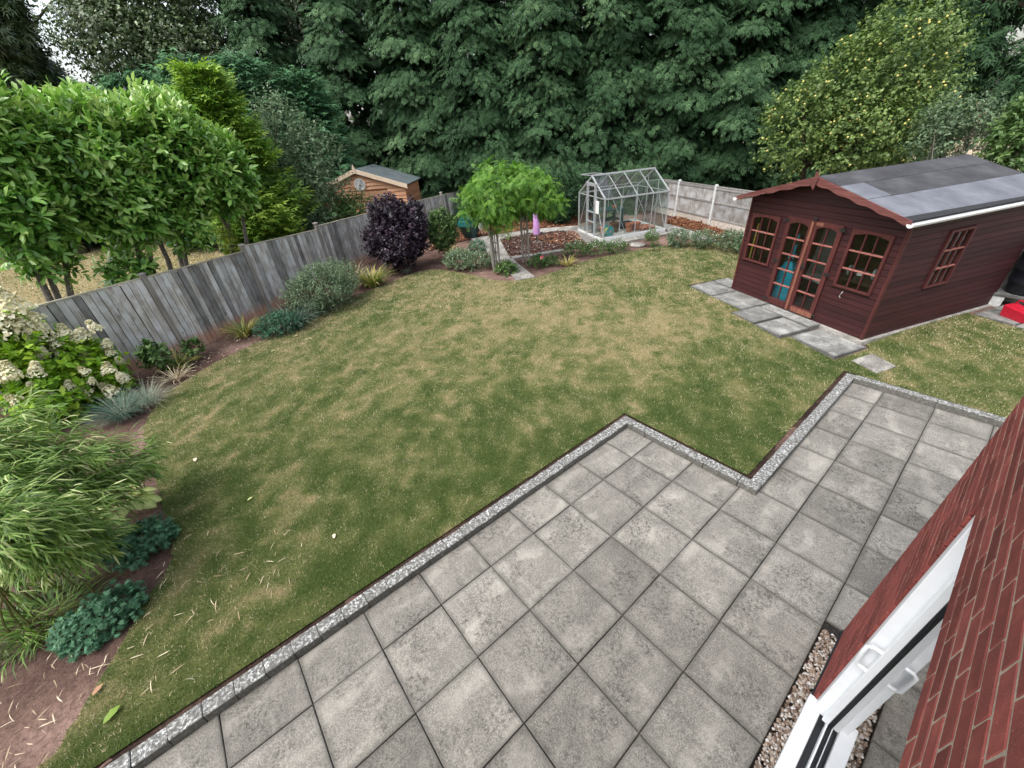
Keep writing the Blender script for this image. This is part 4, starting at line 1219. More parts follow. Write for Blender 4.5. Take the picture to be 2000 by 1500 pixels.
MB().tube([(-.1, -.1, .02), (-.12, -.1, .3), (-.08, -.1, .44), (.08, -.1, .44), (.12, -.1, .3), (.1, -.1, .02)], .012, 8).build('handle', M['terracotta'], hr, True)

# ------------------------------------------------------------------ garden arch, airer, cart
ar = thing('garden_arch', 'weathered grey timber arch of two laddered posts over the garden path', 'arch', (0, 0, 0))
AD = Vector((-.3, -.95)).normalized()
for c0, lean in ((Vector((8.2, 8.02)), 0), (Vector((9.12, 7.67)), 0)):
    for s_ in (-1, 1):
        p = c0 + AD * .24 * s_
        MB().cbox(-.027, .027, -.027, .027, -.1, 2.02, .004).build('post', M['post_grey'], ar, loc=(p.x, p.y, 0), rot=(0, 0, math.atan2(AD.y, AD.x)))
    p = c0
    MB().cbox(-.012, .012, -.012, .012, -.05, 2.0, .003).build('lath', M['post_grey'], ar, loc=(p.x, p.y, 0), rot=(0, 0, math.atan2(AD.y, AD.x)))
    for k in range(7):
        zz = .22 + k * .27
        MB().beam((*(c0 - AD * .24), zz), (*(c0 + AD * .24), zz), .022, .022).build('rung', M['post_grey'], ar)
for s_ in (-1, 1):
    a_ = Vector((8.2, 8.02)) + AD * .24 * s_; b_ = Vector((9.12, 7.67)) + AD * .24 * s_
    MB().beam((a_.x - .18, a_.y + .07, 2.05), (b_.x + .18, b_.y - .07, 2.05), .05, .06).build('top_beam', M['post_grey'], ar)
ra = thing('rotary_airer', 'folded rotary clothes airer under a lilac fabric cover behind the arch', 'clothes airer', (11.12, 9.3, -.03))
MB().lathe([(.02, 1.17), (.085, 1.16), (.1, 1.02), (.115, .6), (.13, .36), (.12, .31), (.05, .29)], seg=18).build('cover', M['lilac'], ra, True)
MB().lathe([(.022, 0), (.022, .3)], seg=10).build('pole', M['dark_teal'], ra)
MB().cbox(-.16, .16, -.16, .16, -.02, .03, .008).build('base_slab', M['path'], ra)
MB().tube([(.05, 0, .3), (.1, .02, .1)], .004, 5).build('tie_cord', M['twig'], ra)

ct = thing('garden_cart', 'dark green plastic garden cart tipped up by the fence with two round cream wheels', 'garden cart', (10.32, 12.35, -.05), .35)
body = [(-.3, -.22, 0), (.3, -.22, 0), (.3, .22, 0), (-.3, .22, 0), (-.36, -.28, .62), (.36, -.28, .62), (.36, .28, .62), (-.36, .28, .62)]
def rot_y(p, a_):
    return (p[0] * math.cos(a_) + p[2] * math.sin(a_), p[1], -p[0] * math.sin(a_) + p[2] * math.cos(a_))
ca = -.45
mb = MB().add([tuple(np.add(rot_y(p, ca), (0, 0, .14))) for p in body], [(3, 2, 1, 0), (0, 1, 5, 4), (1, 2, 6, 5), (2, 3, 7, 6), (3, 0, 4, 7), (4, 5, 6, 7)])
mb.build('tub', M['dark_teal'], ct)
lid = [(-.39, -.31, .625), (.39, -.31, .625), (.39, .31, .625), (-.39, .31, .625), (-.3, -.24, .78), (.3, -.24, .78), (.3, .24, .78), (-.3, .24, .78)]
MB().add([tuple(np.add(rot_y(p, ca), (0, 0, .14))) for p in lid], [(3, 2, 1, 0), (0, 1, 5, 4), (1, 2, 6, 5), (2, 3, 7, 6), (3, 0, 4, 7), (4, 5, 6, 7)]).build('lid', M['teal'], ct)
for k in (-1, 1):
    m = MB(); p = rot_y((k * .17, -.30, .62), ca); q = rot_y((k * .17, -.235, .8), ca)
    m.beam((p[0], p[1], p[2] + .14), (q[0], q[1], q[2] + .14), .05, .03)
    m.beam((q[0], q[1], q[2] + .14), (q[0], -q[1], q[2] + .14), .05, .03); m.build('rib', M['teal'], ct)
for k, (wx, wy, wz) in enumerate(((.1, -.36, .42), (.42, -.26, .5))):
    w_ = MB().lathe([(.135, -.03), (.15, -.02), (.15, .02), (.135, .03)], (wx, wy, wz), 24, 'y').build('wheel', M['cream_plastic'], ct, True)
    MB().lathe([(.03, -.045), (.035, -.031)], (wx, wy, wz), 12, 'y').build('hub', M['grey_item'], w_)
    for j in range(6):
        a_ = j * PI / 3
        MB().beam((wx + .03 * math.cos(a_), wy - .034, wz + .03 * math.sin(a_)), (wx + .12 * math.cos(a_), wy - .034, wz + .12 * math.sin(a_)), .022, .006, up=(0, 1, 0)).build('spoke', M['grey_item'], w_)
for k in (-1, 1):
    MB().tube([(.38, k * .08 - .15, .42), (.47, k * .08 - .2, .2), (.48, k * .08 - .2, .02)], .012, 6).build('leg', M['cream_plastic'], ct)
dish = thing('stone_disc', 'round pale stone disc lying in the soil in front of the greenhouse', 'stone', (12.89, 6.08, -.06))
MB().lathe([(.26, 0), (.275, .015), (.275, .04), (.255, .055), (.05, .058)], seg=28).build('disc', M['path'], dish, True)

# ------------------------------------------------------------------ foliage
def tmpl(vs, fs):
    return np.array(vs, float), fs
TP = {}
TP['leaf'] = tmpl([(0, 0, 0), (.5, 0, -.04), (1, 0, -.12), (.42, .26, .05), (.42, -.26, .05)], [(0, 4, 1), (4, 2, 1), (0, 1, 3), (1, 2, 3)])
TP['dia'] = tmpl([(0, 0, 0), (.45, .3, .06), (1, 0, -.06), (.45, -.3, .06)], [(0, 3, 1), (3, 2, 1)])
TP['big'] = tmpl([(0, 0, 0), (.3, 0, -.015), (.7, 0, -.05), (1, 0, -.13), (.22, .13, .03), (.66, .19, .02), (.22, -.13, .03), (.66, -.19, .02)],
                 [(0, 6, 1), (1, 6, 7, 2), (2, 7, 3), (0, 1, 4), (1, 2, 5, 4), (2, 3, 5)])
def frond(n, drop, lw, ll, ang):
    vs = []; fs = []
    def ax(t):
        return np.array([t, 0, -drop * t * t])
    for k in range(n):
        t = .12 + .8 * k / n
        for s in (-1, 1):
            a = ax(t); L = ll * (1 - .55 * t)
            d = np.array([math.cos(ang), s * math.sin(ang), -.18])
            b = len(vs); e = np.array([-math.sin(ang), s * math.cos(ang), 0]) * lw / 2
            vs += [tuple(a - e), tuple(a + d * L + np.array([0, 0, -.08 * L])), tuple(a + d * L * .3 + e * 1.2)]
            fs += [(b, b + 1, b + 2)]
    b = len(vs); a = ax(.75); c = ax(1.05)
    vs += [tuple(a + np.array([0, lw * .35, 0])), tuple(a - np.array([0, lw * .35, 0])), tuple(c)]
    fs += [(b, b + 1, b + 2)]
    return tmpl(vs, fs)
TP['ley'] = frond(2, .24, .15, .62, .55)
TP['ley2'] = frond(2, -.02, .14, .55, .5)
TP['pin'] = frond(5, .4, .11, .34, 1.0)
TP['bam'] = tmpl([(0, 0, 0), (.3, .05, 0), (.3, -.05, 0), (.7, .04, -.1), (.7, -.04, -.1), (1, 0, -.26)], [(0, 2, 1), (1, 2, 4, 3), (3, 4, 5)])
TP['blade'] = tmpl([(0, .02, 0), (0, -.02, 0), (.4, .022, .0), (.4, -.022, .0), (.75, .016, -.14), (.75, -.016, -.14), (1, 0, -.42)], [(0, 1, 3, 2), (2, 3, 5, 4), (4, 5, 6)])
TP['palm'] = tmpl([(0, 0, 0)] + [(math.cos(a) * r, math.sin(a) * r, -.1 * r * r) for a, r in ((-1.5, .45), (-1.15, .8), (-.75, .5), (-.4, .95), (0, .55), (.4, .95), (.75, .5), (1.15, .8), (1.5, .45))],
                  [(0, i, i + 1) for i in range(1, 9)])
TP['petal'] = tmpl([(0, 0, 0), (.5, .5, .1), (1, 0, 0), (.5, -.5, .1)], [(0, 1, 2, 3)])

def unit(a):
    return a / np.maximum(np.linalg.norm(a, axis=-1, keepdims=True), 1e-9)
def rdir(n, rng=RNG):
    return unit(rng.normal(size=(n, 3)))

class Fol:
    def __init__(self):
        self.V = []; self.F4 = []; self.F3 = []; self.T = []; self.n = 0
    def add(self, tn, P, X, N, S, tint, ws=1.0):
        tv, tf = TP[tn]
        P = np.asarray(P, float); n = len(P)
        X = unit(np.broadcast_to(X, P.shape)); N = np.broadcast_to(N, P.shape)
        Y = unit(np.cross(N, X)); N2 = np.cross(X, Y)
        S = np.broadcast_to(np.asarray(S, float), (n,))[:, None, None]
        W = np.broadcast_to(np.asarray(ws, float), (n,))[:, None, None]
        v = P[:, None] + S * (X[:, None] * tv[None, :, 0:1] + W * Y[:, None] * tv[None, :, 1:2] + N2[:, None] * tv[None, :, 2:3])
        k = len(tv)
        off = self.n + np.arange(n)[:, None] * k
        for f in tf:
            (self.F4 if len(f) == 4 else self.F3).append(off + np.array(f)[None])
        self.V.append(v.reshape(-1, 3)); self.T.append(np.repeat(np.broadcast_to(tint, (n,)), k)); self.n += n * k
        return self
    def build(self, name, mat, parent=None, smooth=False):
        V = np.concatenate(self.V); T = np.clip(np.concatenate(self.T), 0, 1)
        f3 = np.concatenate(self.F3) if self.F3 else np.zeros((0, 3), int)
        f4 = np.concatenate(self.F4) if self.F4 else np.zeros((0, 4), int)
        me = bpy.data.meshes.new(name)
        me.vertices.add(len(V)); me.vertices.foreach_set('co', V.astype(np.float32).ravel())
        nl = f3.size + f4.size
        me.loops.add(nl); me.loops.foreach_set('vertex_index', np.concatenate([f3.ravel(), f4.ravel()]).astype(np.int32))
        me.polygons.add(len(f3) + len(f4))
        st = np.concatenate([np.arange(len(f3)) * 3, f3.size + np.arange(len(f4)) * 4]).astype(np.int32)
        me.polygons.foreach_set('loop_start', st)
        if smooth:
            me.polygons.foreach_set('use_smooth', np.ones(len(st), bool))
        me.update(calc_edges=True)
        at = me.attributes.new('tint', 'FLOAT', 'POINT'); at.data.foreach_set('value', T.astype(np.float32))
        me.materials.append(mat)
        if parent:
            me.transform(parent.matrix_world.inverted() if False else Matrix.Translation(-Vector(parent.location)))
        return link(name, me, parent)

L = {}
L['laurel'] = leafmat('laurel_leaf', [(0, (.045, .125, .022)), (.45, (.115, .265, .044)), (.8, (.24, .42, .09)), (1, (.42, .56, .19))], .27, .5, .2)
L['ley'] = leafmat('conifer_spray', [(0, (.019, .045, .02)), (.5, (.05, .105, .046)), (1, (.13, .22, .1))], .65, .12, .12)
L['leyb'] = leafmat('blue_conifer_spray', [(0, (.035, .095, .042)), (.5, (.085, .2, .09)), (1, (.17, .32, .15))], .65, .12, .15)
L['gold'] = leafmat('golden_conifer_spray', [(0, (.05, .12, .022)), (.5, (.17, .31, .045)), (1, (.38, .52, .09))], .6, .3, .2)
L['poplar'] = leafmat('dark_broadleaf', [(0, (.024, .042, .013)), (.55, (.065, .105, .034)), (.85, (.13, .19, .075)), (1, (.36, .43, .28))], .4, .5, .2)
L['grey'] = leafmat('grey_green_leaf', [(0, (.06, .1, .052)), (.6, (.16, .235, .125)), (1, (.33, .4, .25))], .6, .3, .2)
L['apple'] = leafmat('apple_leaf', [(0, (.045, .08, .018)), (.5, (.115, .185, .045)), (1, (.27, .36, .11))], .5, .4, .25)
L['purple'] = leafmat('purple_leaf', [(0, (.012, .008, .014)), (.6, (.03, .018, .032)), (1, (.075, .045, .075))], .45, .4, .1)
L['bush'] = leafmat('mid_green_leaf', [(0, (.03, .065, .018)), (.5, (.07, .14, .035)), (1, (.15, .24, .07))], .5, .4, .2)
L['bright'] = leafmat('bright_green_leaf', [(0, (.06, .12, .018)), (.5, (.13, .24, .03)), (1, (.26, .38, .06))], .5, .4, .3)
L['wist'] = leafmat('wisteria_leaf', [(0, (.045, .12, .014)), (.5, (.11, .25, .03)), (1, (.24, .42, .07))], .5, .4, .3)
L['hyd'] = leafmat('hydrangea_leaf', [(0, (.09, .2, .016)), (.5, (.21, .39, .03)), (1, (.42, .57, .07))], .5, .4, .3)
L['cream'] = leafmat('cream_floret', [(0, (.62, .56, .34)), (.5, (.84, .8, .57)), (1, (.9, .88, .72))], .7, .2, .2)
L['bam'] = leafmat('bamboo_leaf', [(0, (.05, .105, .018)), (.5, (.155, .27, .05)), (.85, (.35, .46, .14)), (1, (.58, .62, .3))], .45, .4, .25)
L['ger'] = leafmat('blue_green_leaf', [(0, (.03, .085, .045)), (.5, (.065, .17, .09)), (1, (.13, .27, .15))], .6, .3, .15)
L['fescue'] = leafmat('blue_grass', [(0, (.05, .1, .075)), (.6, (.12, .19, .14)), (1, (.36, .38, .28))], .7, .2, .1)
L['lily'] = leafmat('strappy_leaf', [(0, (.05, .1, .02)), (.5, (.16, .22, .05)), (.8, (.42, .38, .1)), (1, (.55, .45, .2))], .5, .3, .2)
L['straw'] = leafmat('dry_leaf', [(0, (.2, .14, .08)), (.5, (.45, .36, .23)), (1, (.68, .6, .45))], .8, .2, .1)
L['white'] = leafmat('white_petal', [(0, (.6, .6, .55)), (1, (.8, .8, .76))], .7, .2, .1)
L['pink'] = leafmat('pink_petal', [(0, (.6, .12, .16)), (1, (.8, .3, .33))], .6, .2, .2)
L['hosta'] = leafmat('hosta_leaf', [(0, (.16, .25, .07)), (.5, (.36, .45, .14)), (1, (.6, .64, .28))], .5, .4, .25)
L['ivy'] = leafmat('ivy_leaf', [(0, (.1, .16, .03)), (.5, (.26, .34, .05)), (1, (.45, .5, .1))], .5, .4, .2)
L['bark'] = leafmat('bark_chip', [(0, (.07, .03, .02)), (.5, (.2, .085, .045)), (.85, (.33, .16, .09)), (1, (.45, .32, .22))], .9, .1, 0.0)
L['barkd'] = leafmat('dark_bark_chip', [(0, (.03, .016, .014)), (.5, (.075, .042, .036)), (.85, (.15, .095, .08)), (1, (.38, .33, .3))], .9, .1, 0.0)
L['grass'] = leafmat('grass_blade', [(0, (.055, .095, .026)), (.3, (.118, .165, .05)), (.5, (.18, .205, .075)), (.72, (.34, .3, .17)), (1, (.62, .55, .37))], .6, .25, .2)

def crown(lobes, n, tn, size, nl, twig, rng, up=.35, shell=.55, droop=0.0, spread=.9, tbase=.45, tvar=.3, ws=1.0, lump=.2, tip=None, tipt=0.0, zmin=None):
    """leaf clusters spread through the outer part of several overlapping ellipsoids.
    lobes: (cx, cy, cz, rx, ry, rz)"""
    F = Fol()
    lob = np.array(lobes, float)
    w = (lob[:, 3] * lob[:, 5] + lob[:, 3] * lob[:, 4]); w /= w.sum()
    li = rng.choice(len(lob), n, p=w)
    d = rdir(n, rng)
    r = shell + (1 - shell) * rng.random(n) ** .6
    r = r * (1 + lump * (fbm(d[:, 0] * 2.2 + li * 7, d[:, 1] * 2.2 + d[:, 2] * 1.7, 3) - .5) * 2)
    c = lob[li, :3] + d * lob[li, 3:] * r[:, None]
    keep = np.ones(n, bool)
    for k in range(len(lob)):                    # drop clusters buried deep in another lobe
        q = (c - lob[k, :3]) / lob[k, 3:]
        keep &= ~((np.einsum('ij,ij->i', q, q) < .3) & (li != k))
    keep &= c[:, 2] > -.03
    if zmin is not None:
        keep &= d[:, 2] > zmin
    c, d, r = c[keep], d[keep], r[keep]; n = len(c)
    ax = unit(d * (1 - up) + np.array([0, 0, up]) + rng.normal(size=(n, 3)) * .3)
    ct = tbase + rng.normal(size=n) * tvar * .5
    m = nl
    t = np.tile((np.arange(m) + .5) / m, n) + rng.uniform(-.1, .1, n * m)
    C = np.repeat(c, m, 0); A = np.repeat(ax, m, 0)
    rad = unit(np.cross(A, rdir(n * m, rng)))
    X = unit(A * (1.1 - spread + .5 * t[:, None]) + rad * spread + np.array([0, 0, -droop]) + rng.normal(size=(n * m, 3)) * .15)
    P = C + A * (t * twig)[:, None]
    N = unit(A * .8 + np.array([0, 0, .7]) + rng.normal(size=(n * m, 3)) * .35)
    S = size * rng.uniform(.7, 1.2, n * m)
    T = np.repeat(ct, m) + rng.normal(size=n * m) * tvar * .4
    if tip is not None:
        T = T + tipt * (t > tip)
    F.add(tn, P, X, N, S, T, ws)
    return F
def limbs(mb, base, ends, r0, r1, rng, bend=.12, seg=6):
    for e in ends:
        b = np.array(base, float); e = np.array(e, float)
        k = 5; pts = []
        off = rng.normal(size=3) * bend * np.linalg.norm(e - b)
        for i in range(k + 1):
            t = i / k
            pts.append(b + (e - b) * t + off * math.sin(PI * t) * .6)
        mb.tube(pts, [r0 + (r1 - r0) * (i / k) for i in range(k + 1)], seg)
    return mb
def plant(name, label, cat, base, lobes, n, tn, size, nl, twig, mat, seed, part='foliage', group=None, stem=None, stems=5, sr=.012, **kw):
    rng = np.random.default_rng(seed)
    t_ = thing(name, label, cat, base, 0, group)
    crown(lobes, n, tn, size, nl, twig, rng, **kw).build(part, mat, t_)
    if stem:
        mb = MB()
        ends = []
        for k in range(stems):
            l_ = lobes[k % len(lobes)]
            d_ = rng.normal(size=3) * .35
            ends.append((l_[0] + d_[0] * l_[3] - base[0], l_[1] + d_[1] * l_[4] - base[1], l_[2] + abs(d_[2]) * l_[5] * .6 - base[2]))
        limbs(mb, (0, 0, -.05), ends, sr, sr * .35, rng)
        mb.build('stem' if sr < .05 else 'trunk', stem, t_, True)
    return t_

CP = np.array(CAMP)
def conifer(name, label, base, H, R, nb, ns, mat, seed, ss=.55, tn='ley', tbase=.45, group=None, lift=.3, drop=.55, z0=.3, taper=.75, wid=.42, core=True, tr=.22):
    rng = np.random.default_rng(seed)
    b = np.array(base, float)
    t_ = thing(name, label, 'tree', base, 0, group)
    az0 = math.atan2(CP[1] - b[1], CP[0] - b[0])
    h = z0 + (H - z0) * rng.random(nb) ** .9
    h = np.where((h > 11.5) & (rng.random(nb) > .4), z0 + (11.5 - z0) * rng.random(nb), h)
    az = az0 + rng.normal(size=nb) * .88
    Lb = R * (1 - (h / H) ** 1.4 * taper) * rng.uniform(.7, 1.12, nb)
    bt = tbase + rng.normal(size=nb) * .17
    m = ns
    t = .32 + .68 * rng.random(nb * m) ** .75
    az_, h_, L_ = np.repeat(az, m), np.repeat(h, m), np.repeat(Lb, m)
    od = np.stack([np.cos(az_), np.sin(az_), 0 * az_], 1); sd_ = np.stack([-np.sin(az_), np.cos(az_), 0 * az_], 1)
    lat = rng.normal(size=nb * m) * wid * np.minimum(1, 1.35 - t * .75)
    P = b + od * (L_ * t)[:, None] + sd_ * lat[:, None]
    P[:, 2] += h_ + L_ * (lift * t - drop * t * t) - .25 * np.abs(lat) + rng.normal(size=nb * m) * .09
    slope_ = lift - 2 * drop * t
    X = od + sd_ * (lat * 1.2 + rng.normal(size=nb * m) * .25)[:, None]
    X[:, 2] += slope_ * .7 - .18 + rng.normal(size=nb * m) * .2
    N = unit(np.array([0, 0, 1.0]) + od * .5 + rng.normal(size=(nb * m, 3)) * .3)
    S = ss * rng.uniform(.45, 1.35, nb * m)
    T = np.repeat(bt, m) + rng.normal(size=nb * m) * .12
    k = P[:, 2] > .02
    Fol().add(tn, P[k], X[k], N[k], S[k], T[k]).build('crown', mat, t_)
    MB().tube([(0, 0, -.1), (.05, 0, H * .4), (0, .05, H * .97)], [tr, tr * .7, .02], 10).build('trunk', M['dark_bark'], t_, True)
    if core:                                      # dense inner mass in a dark tint, added to block the sky
        n2 = int(nb * 14)
        hh = z0 + (H * .9 - z0) * rng.random(n2); aa = rng.uniform(0, 2 * PI, n2)
        rr = R * (1 - (hh / H) ** 1.4 * taper) * .5 * rng.random(n2) ** .5
        P = b + np.stack([np.cos(aa) * rr, np.sin(aa) * rr, hh], 1)
        X = np.stack([np.cos(aa), np.sin(aa), -.4 + 0 * aa], 1)
        Fol().add('dia', P, X, unit(rdir(n2, rng) + np.stack([np.cos(aa), np.sin(aa), 0 * aa], 1)), min(.6, R * .3), .12, 1.3).build('inner_foliage', mat, t_)
    return t_

# ---- tall conifer screen behind the greenhouse
SCREEN = [(7.44, 23.95, 14, 2.9, 'tall dark conifer left of the orange shed, furthest left of the screen', 0.5),
          (9.78, 20.55, 14, 2.9, 'tall dark conifer standing straight behind the orange shed roof', 0.46),
          (12.11, 18.33, 14, 2.9, 'tall dark conifer behind the purple bush and fence end', 0.5),
          (14.05, 15.89, 15, 2.9, 'tall dark conifer rising behind the wisteria arch', 0.42),
          (15.93, 13.63, 15, 2.9, 'tall dark conifer between the arch and the greenhouse door', 0.46),
          (18.21, 11.86, 15, 2.9, 'tall dark conifer directly behind the greenhouse', 0.42),
          (20.21, 9.88, 15, 2.9, 'tall dark conifer behind the right end of the greenhouse', 0.4),
          (21.9, 7.82, 15, 2.9, 'tall dark conifer behind the pale concrete fence posts', 0.36),
          (23.67, 6.14, 15, 2.6, 'tall dark conifer just left of the apple tree', 0.36),
          (26.81, 4.41, 15, 2.8, 'dark conifer half hidden behind the top of the apple tree', 0.34),
          (28.74, 2.53, 14, 2.8, 'dark conifer behind the right half of the apple tree', 0.34)]
for k, (x, y, H, R_, lab, tb) in enumerate(SCREEN):
    conifer('conifer_tree', lab, (x, y, -.05), H, R_, 150 if 1 < k < 9 else 85, 118, L['ley'], 100 + k, ss=.29, tbase=tb, group='tall dark conifers of the boundary screen', drop=.5, wid=.4)
BEHIND = [(9.92, 27.4, 'shaded conifer of the back row between the poplars and the dark screen'), (13.05, 24.03, 'shaded conifer of the back row above the orange shed'), (15.29, 20.49, 'shaded conifer of the back row above the purple bush'), (17.78, 18.02, 'shaded conifer of the back row above the arch'), (20.25, 15.63, 'shaded conifer of the back row above the greenhouse door'), (22.73, 13.33, 'shaded conifer of the back row above the greenhouse ridge'), (24.83, 10.87, 'shaded conifer of the back row above the pale fence posts'), (26.97, 8.7, 'shaded conifer of the back row left of the apple tree'), (29.33, 6.53, 'shaded conifer of the back row behind the apple tree')]
for k, (x, y, lab) in enumerate(BEHIND):
    conifer('conifer_tree', lab, (x, y, -.05), 15, 3.4, 60, 36, L['ley'], 160 + k, ss=.7, tbase=.3, group='conifers of the second row', wid=.7, z0=.6)
# ---- blue green conifer row at the left
ROW = [(-5.04, 30.33, 6.57, 3.4, 'blue green conifer at the left picture edge behind the laurels'),
       (-2.67, 29.65, 7.03, 3.2, 'blue green conifer behind the leftmost laurel crown'),
       (-0.15, 27.81, 6.90, 3.0, 'blue green conifer behind the middle laurel crown'),
       (1.84, 22.79, 6.52, 2.4, 'blue green conifer just left of the golden conifer tip'),
       (3.25, 18.16, 6.36, 1.9, 'blue green conifer behind the golden conifer'),
       (4.85, 17.88, 6.40, 1.9, 'blue green conifer behind the grey green shrub'),
       (6.72, 17.92, 5.94, 2.0, 'blue green conifer right of the grey green shrub')]
for k, (x, y, H, R_, lab) in enumerate(ROW):
    conifer('young_conifer', lab, (x, y, -.05), H, R_, 105, 62, L['leyb'], 200 + k, ss=.38, tn='ley2', tbase=.42, group='blue green conifers beyond the left fence', lift=.55, drop=.25, taper=.7, wid=.36)
# ---- tall broadleaf trees behind them
def bigtree(name, label, base, lobes, n, size, nl, mat, seed, group=None, tr=.25, tn='dia', trunk_top=None, **kw):
    rng = np.random.default_rng(seed)
    t_ = thing(name, label, 'tree', base, 0, group)
    crown(lobes, n, tn, size, nl, .5, rng, **kw).build('crown', mat, t_)
    mb = MB()
    top = trunk_top or (lobes[0][0] - base[0], lobes[0][1] - base[1], lobes[0][2] - base[2] + lobes[0][5] * .6)
    mb.tube([(0, 0, -.1), tuple(np.array(top) * .5 + rng.normal(size=3) * .1), top], [tr, tr * .65, tr * .2], 10)
    mid = np.array(top) * .45
    limbs(mb, mid, [(l_[0] - base[0], l_[1] - base[1], l_[2] - base[2]) for l_ in lobes], tr * .4, tr * .12, rng)
    mb.build('trunk', M['dark_bark'], t_, True)
    return t_
bigtree('poplar_tree', 'tall dark leafy broadleaf tree over the left conifer row with pale glinting leaves', (0.57, 26.82, -.05), [(4.4, 26.58, 10.0, 2.50, 2.50, 2.63), (1.99, 25.79, 7.97, 1.75, 1.75, 1.62), (4.5, 25.56, 7.55, 2.11, 2.11, 1.62)], 5200, 0.15, 9, L['poplar'], 301, up=.1, droop=.5, tvar=.4, tbase=.5, shell=.3)
bigtree('poplar_tree', 'second tall dark broadleaf tree, right of the leafier one and above the golden conifer', (7.3, 28.1, -.05), [(9.91, 27.4, 10.78, 2.57, 2.57, 2.69), (9.89, 26.36, 8.28, 2.53, 2.53, 1.89)], 3200, 0.135, 9, L['poplar'], 302, up=.1, droop=.5, tvar=.4, tbase=.42, shell=.3)
bigtree('pine_tree', 'dark tree with bare trunk and sky gaps at the top left corner', (-3.05, 27.6, -.05), [(-1.37, 26.76, 8.86, 0.87, 0.87, 1.59), (1.91, 27.8, 10.53, 0.78, 0.78, 1.29), (-1.79, 27.73, 7.14, 1.32, 1.32, 0.89)], 1100, 0.55, 8, L['poplar'], 303, tn='ley', up=.0, droop=.6, tbase=.25, shell=.3, trunk_top=(-1.2, .3, 14))
bigtree('tall_conifer', 'dark tree with pale sky showing through at the top right corner', (27.6, -1.0, -.05), [(27.38, 1.44, 4.44, 0.56, 0.56, 1.16), (27.59, -0.69, 3.88, 0.87, 0.87, 1.45), (28.41, 1.27, 7.15, 1.40, 1.40, 1.11), (27.2, 2.61, 6.51, 0.46, 0.46, 0.99)], 1000, 0.55, 8, L['ley'], 304, tn='ley', up=-.1, droop=.5, tbase=.35, shell=.3, trunk_top=(.4, .2, 12))
bigtree('apple_tree', 'apple tree laden with small yellow fruit behind the summerhouse roof', (18.81, 3.34, -.05), [(18.11, 3.86, 2.94, 0.96, 0.96, 1.26), (18.92, 2.95, 3.65, 1.09, 1.09, 1.52), (19.46, 2.02, 4.32, 1.24, 1.24, 1.56), (19.33, 1.19, 2.92, 0.91, 0.91, 1.29), (18.33, 2.05, 2.61, 1.03, 1.03, 1.02)], 3600, 0.1, 9, L['apple'], 305, tn='dia', ws=1.3, up=.3, droop=.15, tvar=.34, tr=.14, shell=.45, lump=.3)

# ---- laurels over the left fence
def laurel(label, lobes, stems_, base, n, seed):
    rng = np.random.default_rng(seed)
    t_ = thing('laurel_tree', label, 'tree', base, 0, 'large leaved laurels beyond the left fence')
    crown(lobes, n, 'big', .185, 12, .34, rng, up=.42, shell=.62, spread=.82, tbase=.4, tvar=.26, lump=.16, tip=.6, tipt=.32).build('crown', L['laurel'], t_, True)
    crown(lobes[:2], n // 3 * 2, 'big', .19, 12, .5, rng, up=.85, shell=.9, spread=.62, tbase=.84, tvar=.22, lump=.16, zmin=.3).build('top_shoots', L['laurel'], t_, True)  # upright shoots on the crown top, in a paler leaf tint
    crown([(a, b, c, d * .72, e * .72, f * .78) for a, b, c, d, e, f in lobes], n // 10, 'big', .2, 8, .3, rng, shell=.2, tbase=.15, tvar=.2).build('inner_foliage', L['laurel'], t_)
    mb = MB()
    for (bx, by), ends in stems_:
        limbs(mb, (bx - base[0], by - base[1], -.1), [(e[0] - base[0], e[1] - base[1], e[2] - base[2]) for e in ends], .085, .03, rng, .06, 8)
    mb.build('trunk', M['bark_wood'], t_, True)
    return t_
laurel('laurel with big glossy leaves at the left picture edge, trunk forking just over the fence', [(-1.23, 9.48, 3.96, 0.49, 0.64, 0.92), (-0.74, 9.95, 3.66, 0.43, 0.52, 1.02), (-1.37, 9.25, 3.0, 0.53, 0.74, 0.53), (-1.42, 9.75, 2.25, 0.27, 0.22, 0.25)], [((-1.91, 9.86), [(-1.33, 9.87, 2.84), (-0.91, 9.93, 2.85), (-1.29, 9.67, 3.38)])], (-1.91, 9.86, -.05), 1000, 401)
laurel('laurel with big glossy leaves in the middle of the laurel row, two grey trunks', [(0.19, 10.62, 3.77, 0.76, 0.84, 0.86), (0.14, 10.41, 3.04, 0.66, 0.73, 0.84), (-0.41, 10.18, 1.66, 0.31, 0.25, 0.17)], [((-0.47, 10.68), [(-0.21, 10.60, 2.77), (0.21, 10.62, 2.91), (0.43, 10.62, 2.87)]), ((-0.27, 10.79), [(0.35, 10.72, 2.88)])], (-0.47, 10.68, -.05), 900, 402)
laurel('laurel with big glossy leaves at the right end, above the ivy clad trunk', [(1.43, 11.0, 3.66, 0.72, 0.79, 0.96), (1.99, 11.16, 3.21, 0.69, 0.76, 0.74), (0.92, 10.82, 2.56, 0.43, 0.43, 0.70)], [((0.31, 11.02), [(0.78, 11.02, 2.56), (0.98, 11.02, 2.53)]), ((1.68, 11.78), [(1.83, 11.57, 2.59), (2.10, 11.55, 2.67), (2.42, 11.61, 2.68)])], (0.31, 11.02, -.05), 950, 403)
plant('ivy', 'yellow green ivy climbing the grey laurel trunk by the fence', 'ivy', (1.64, 11.59, -.05), [(1.76, 11.48, 1.67, 0.17, 0.17, 0.44)], 90, 'leaf', 0.09, 7, 0.12, L['ivy'], 410, shell=.5)
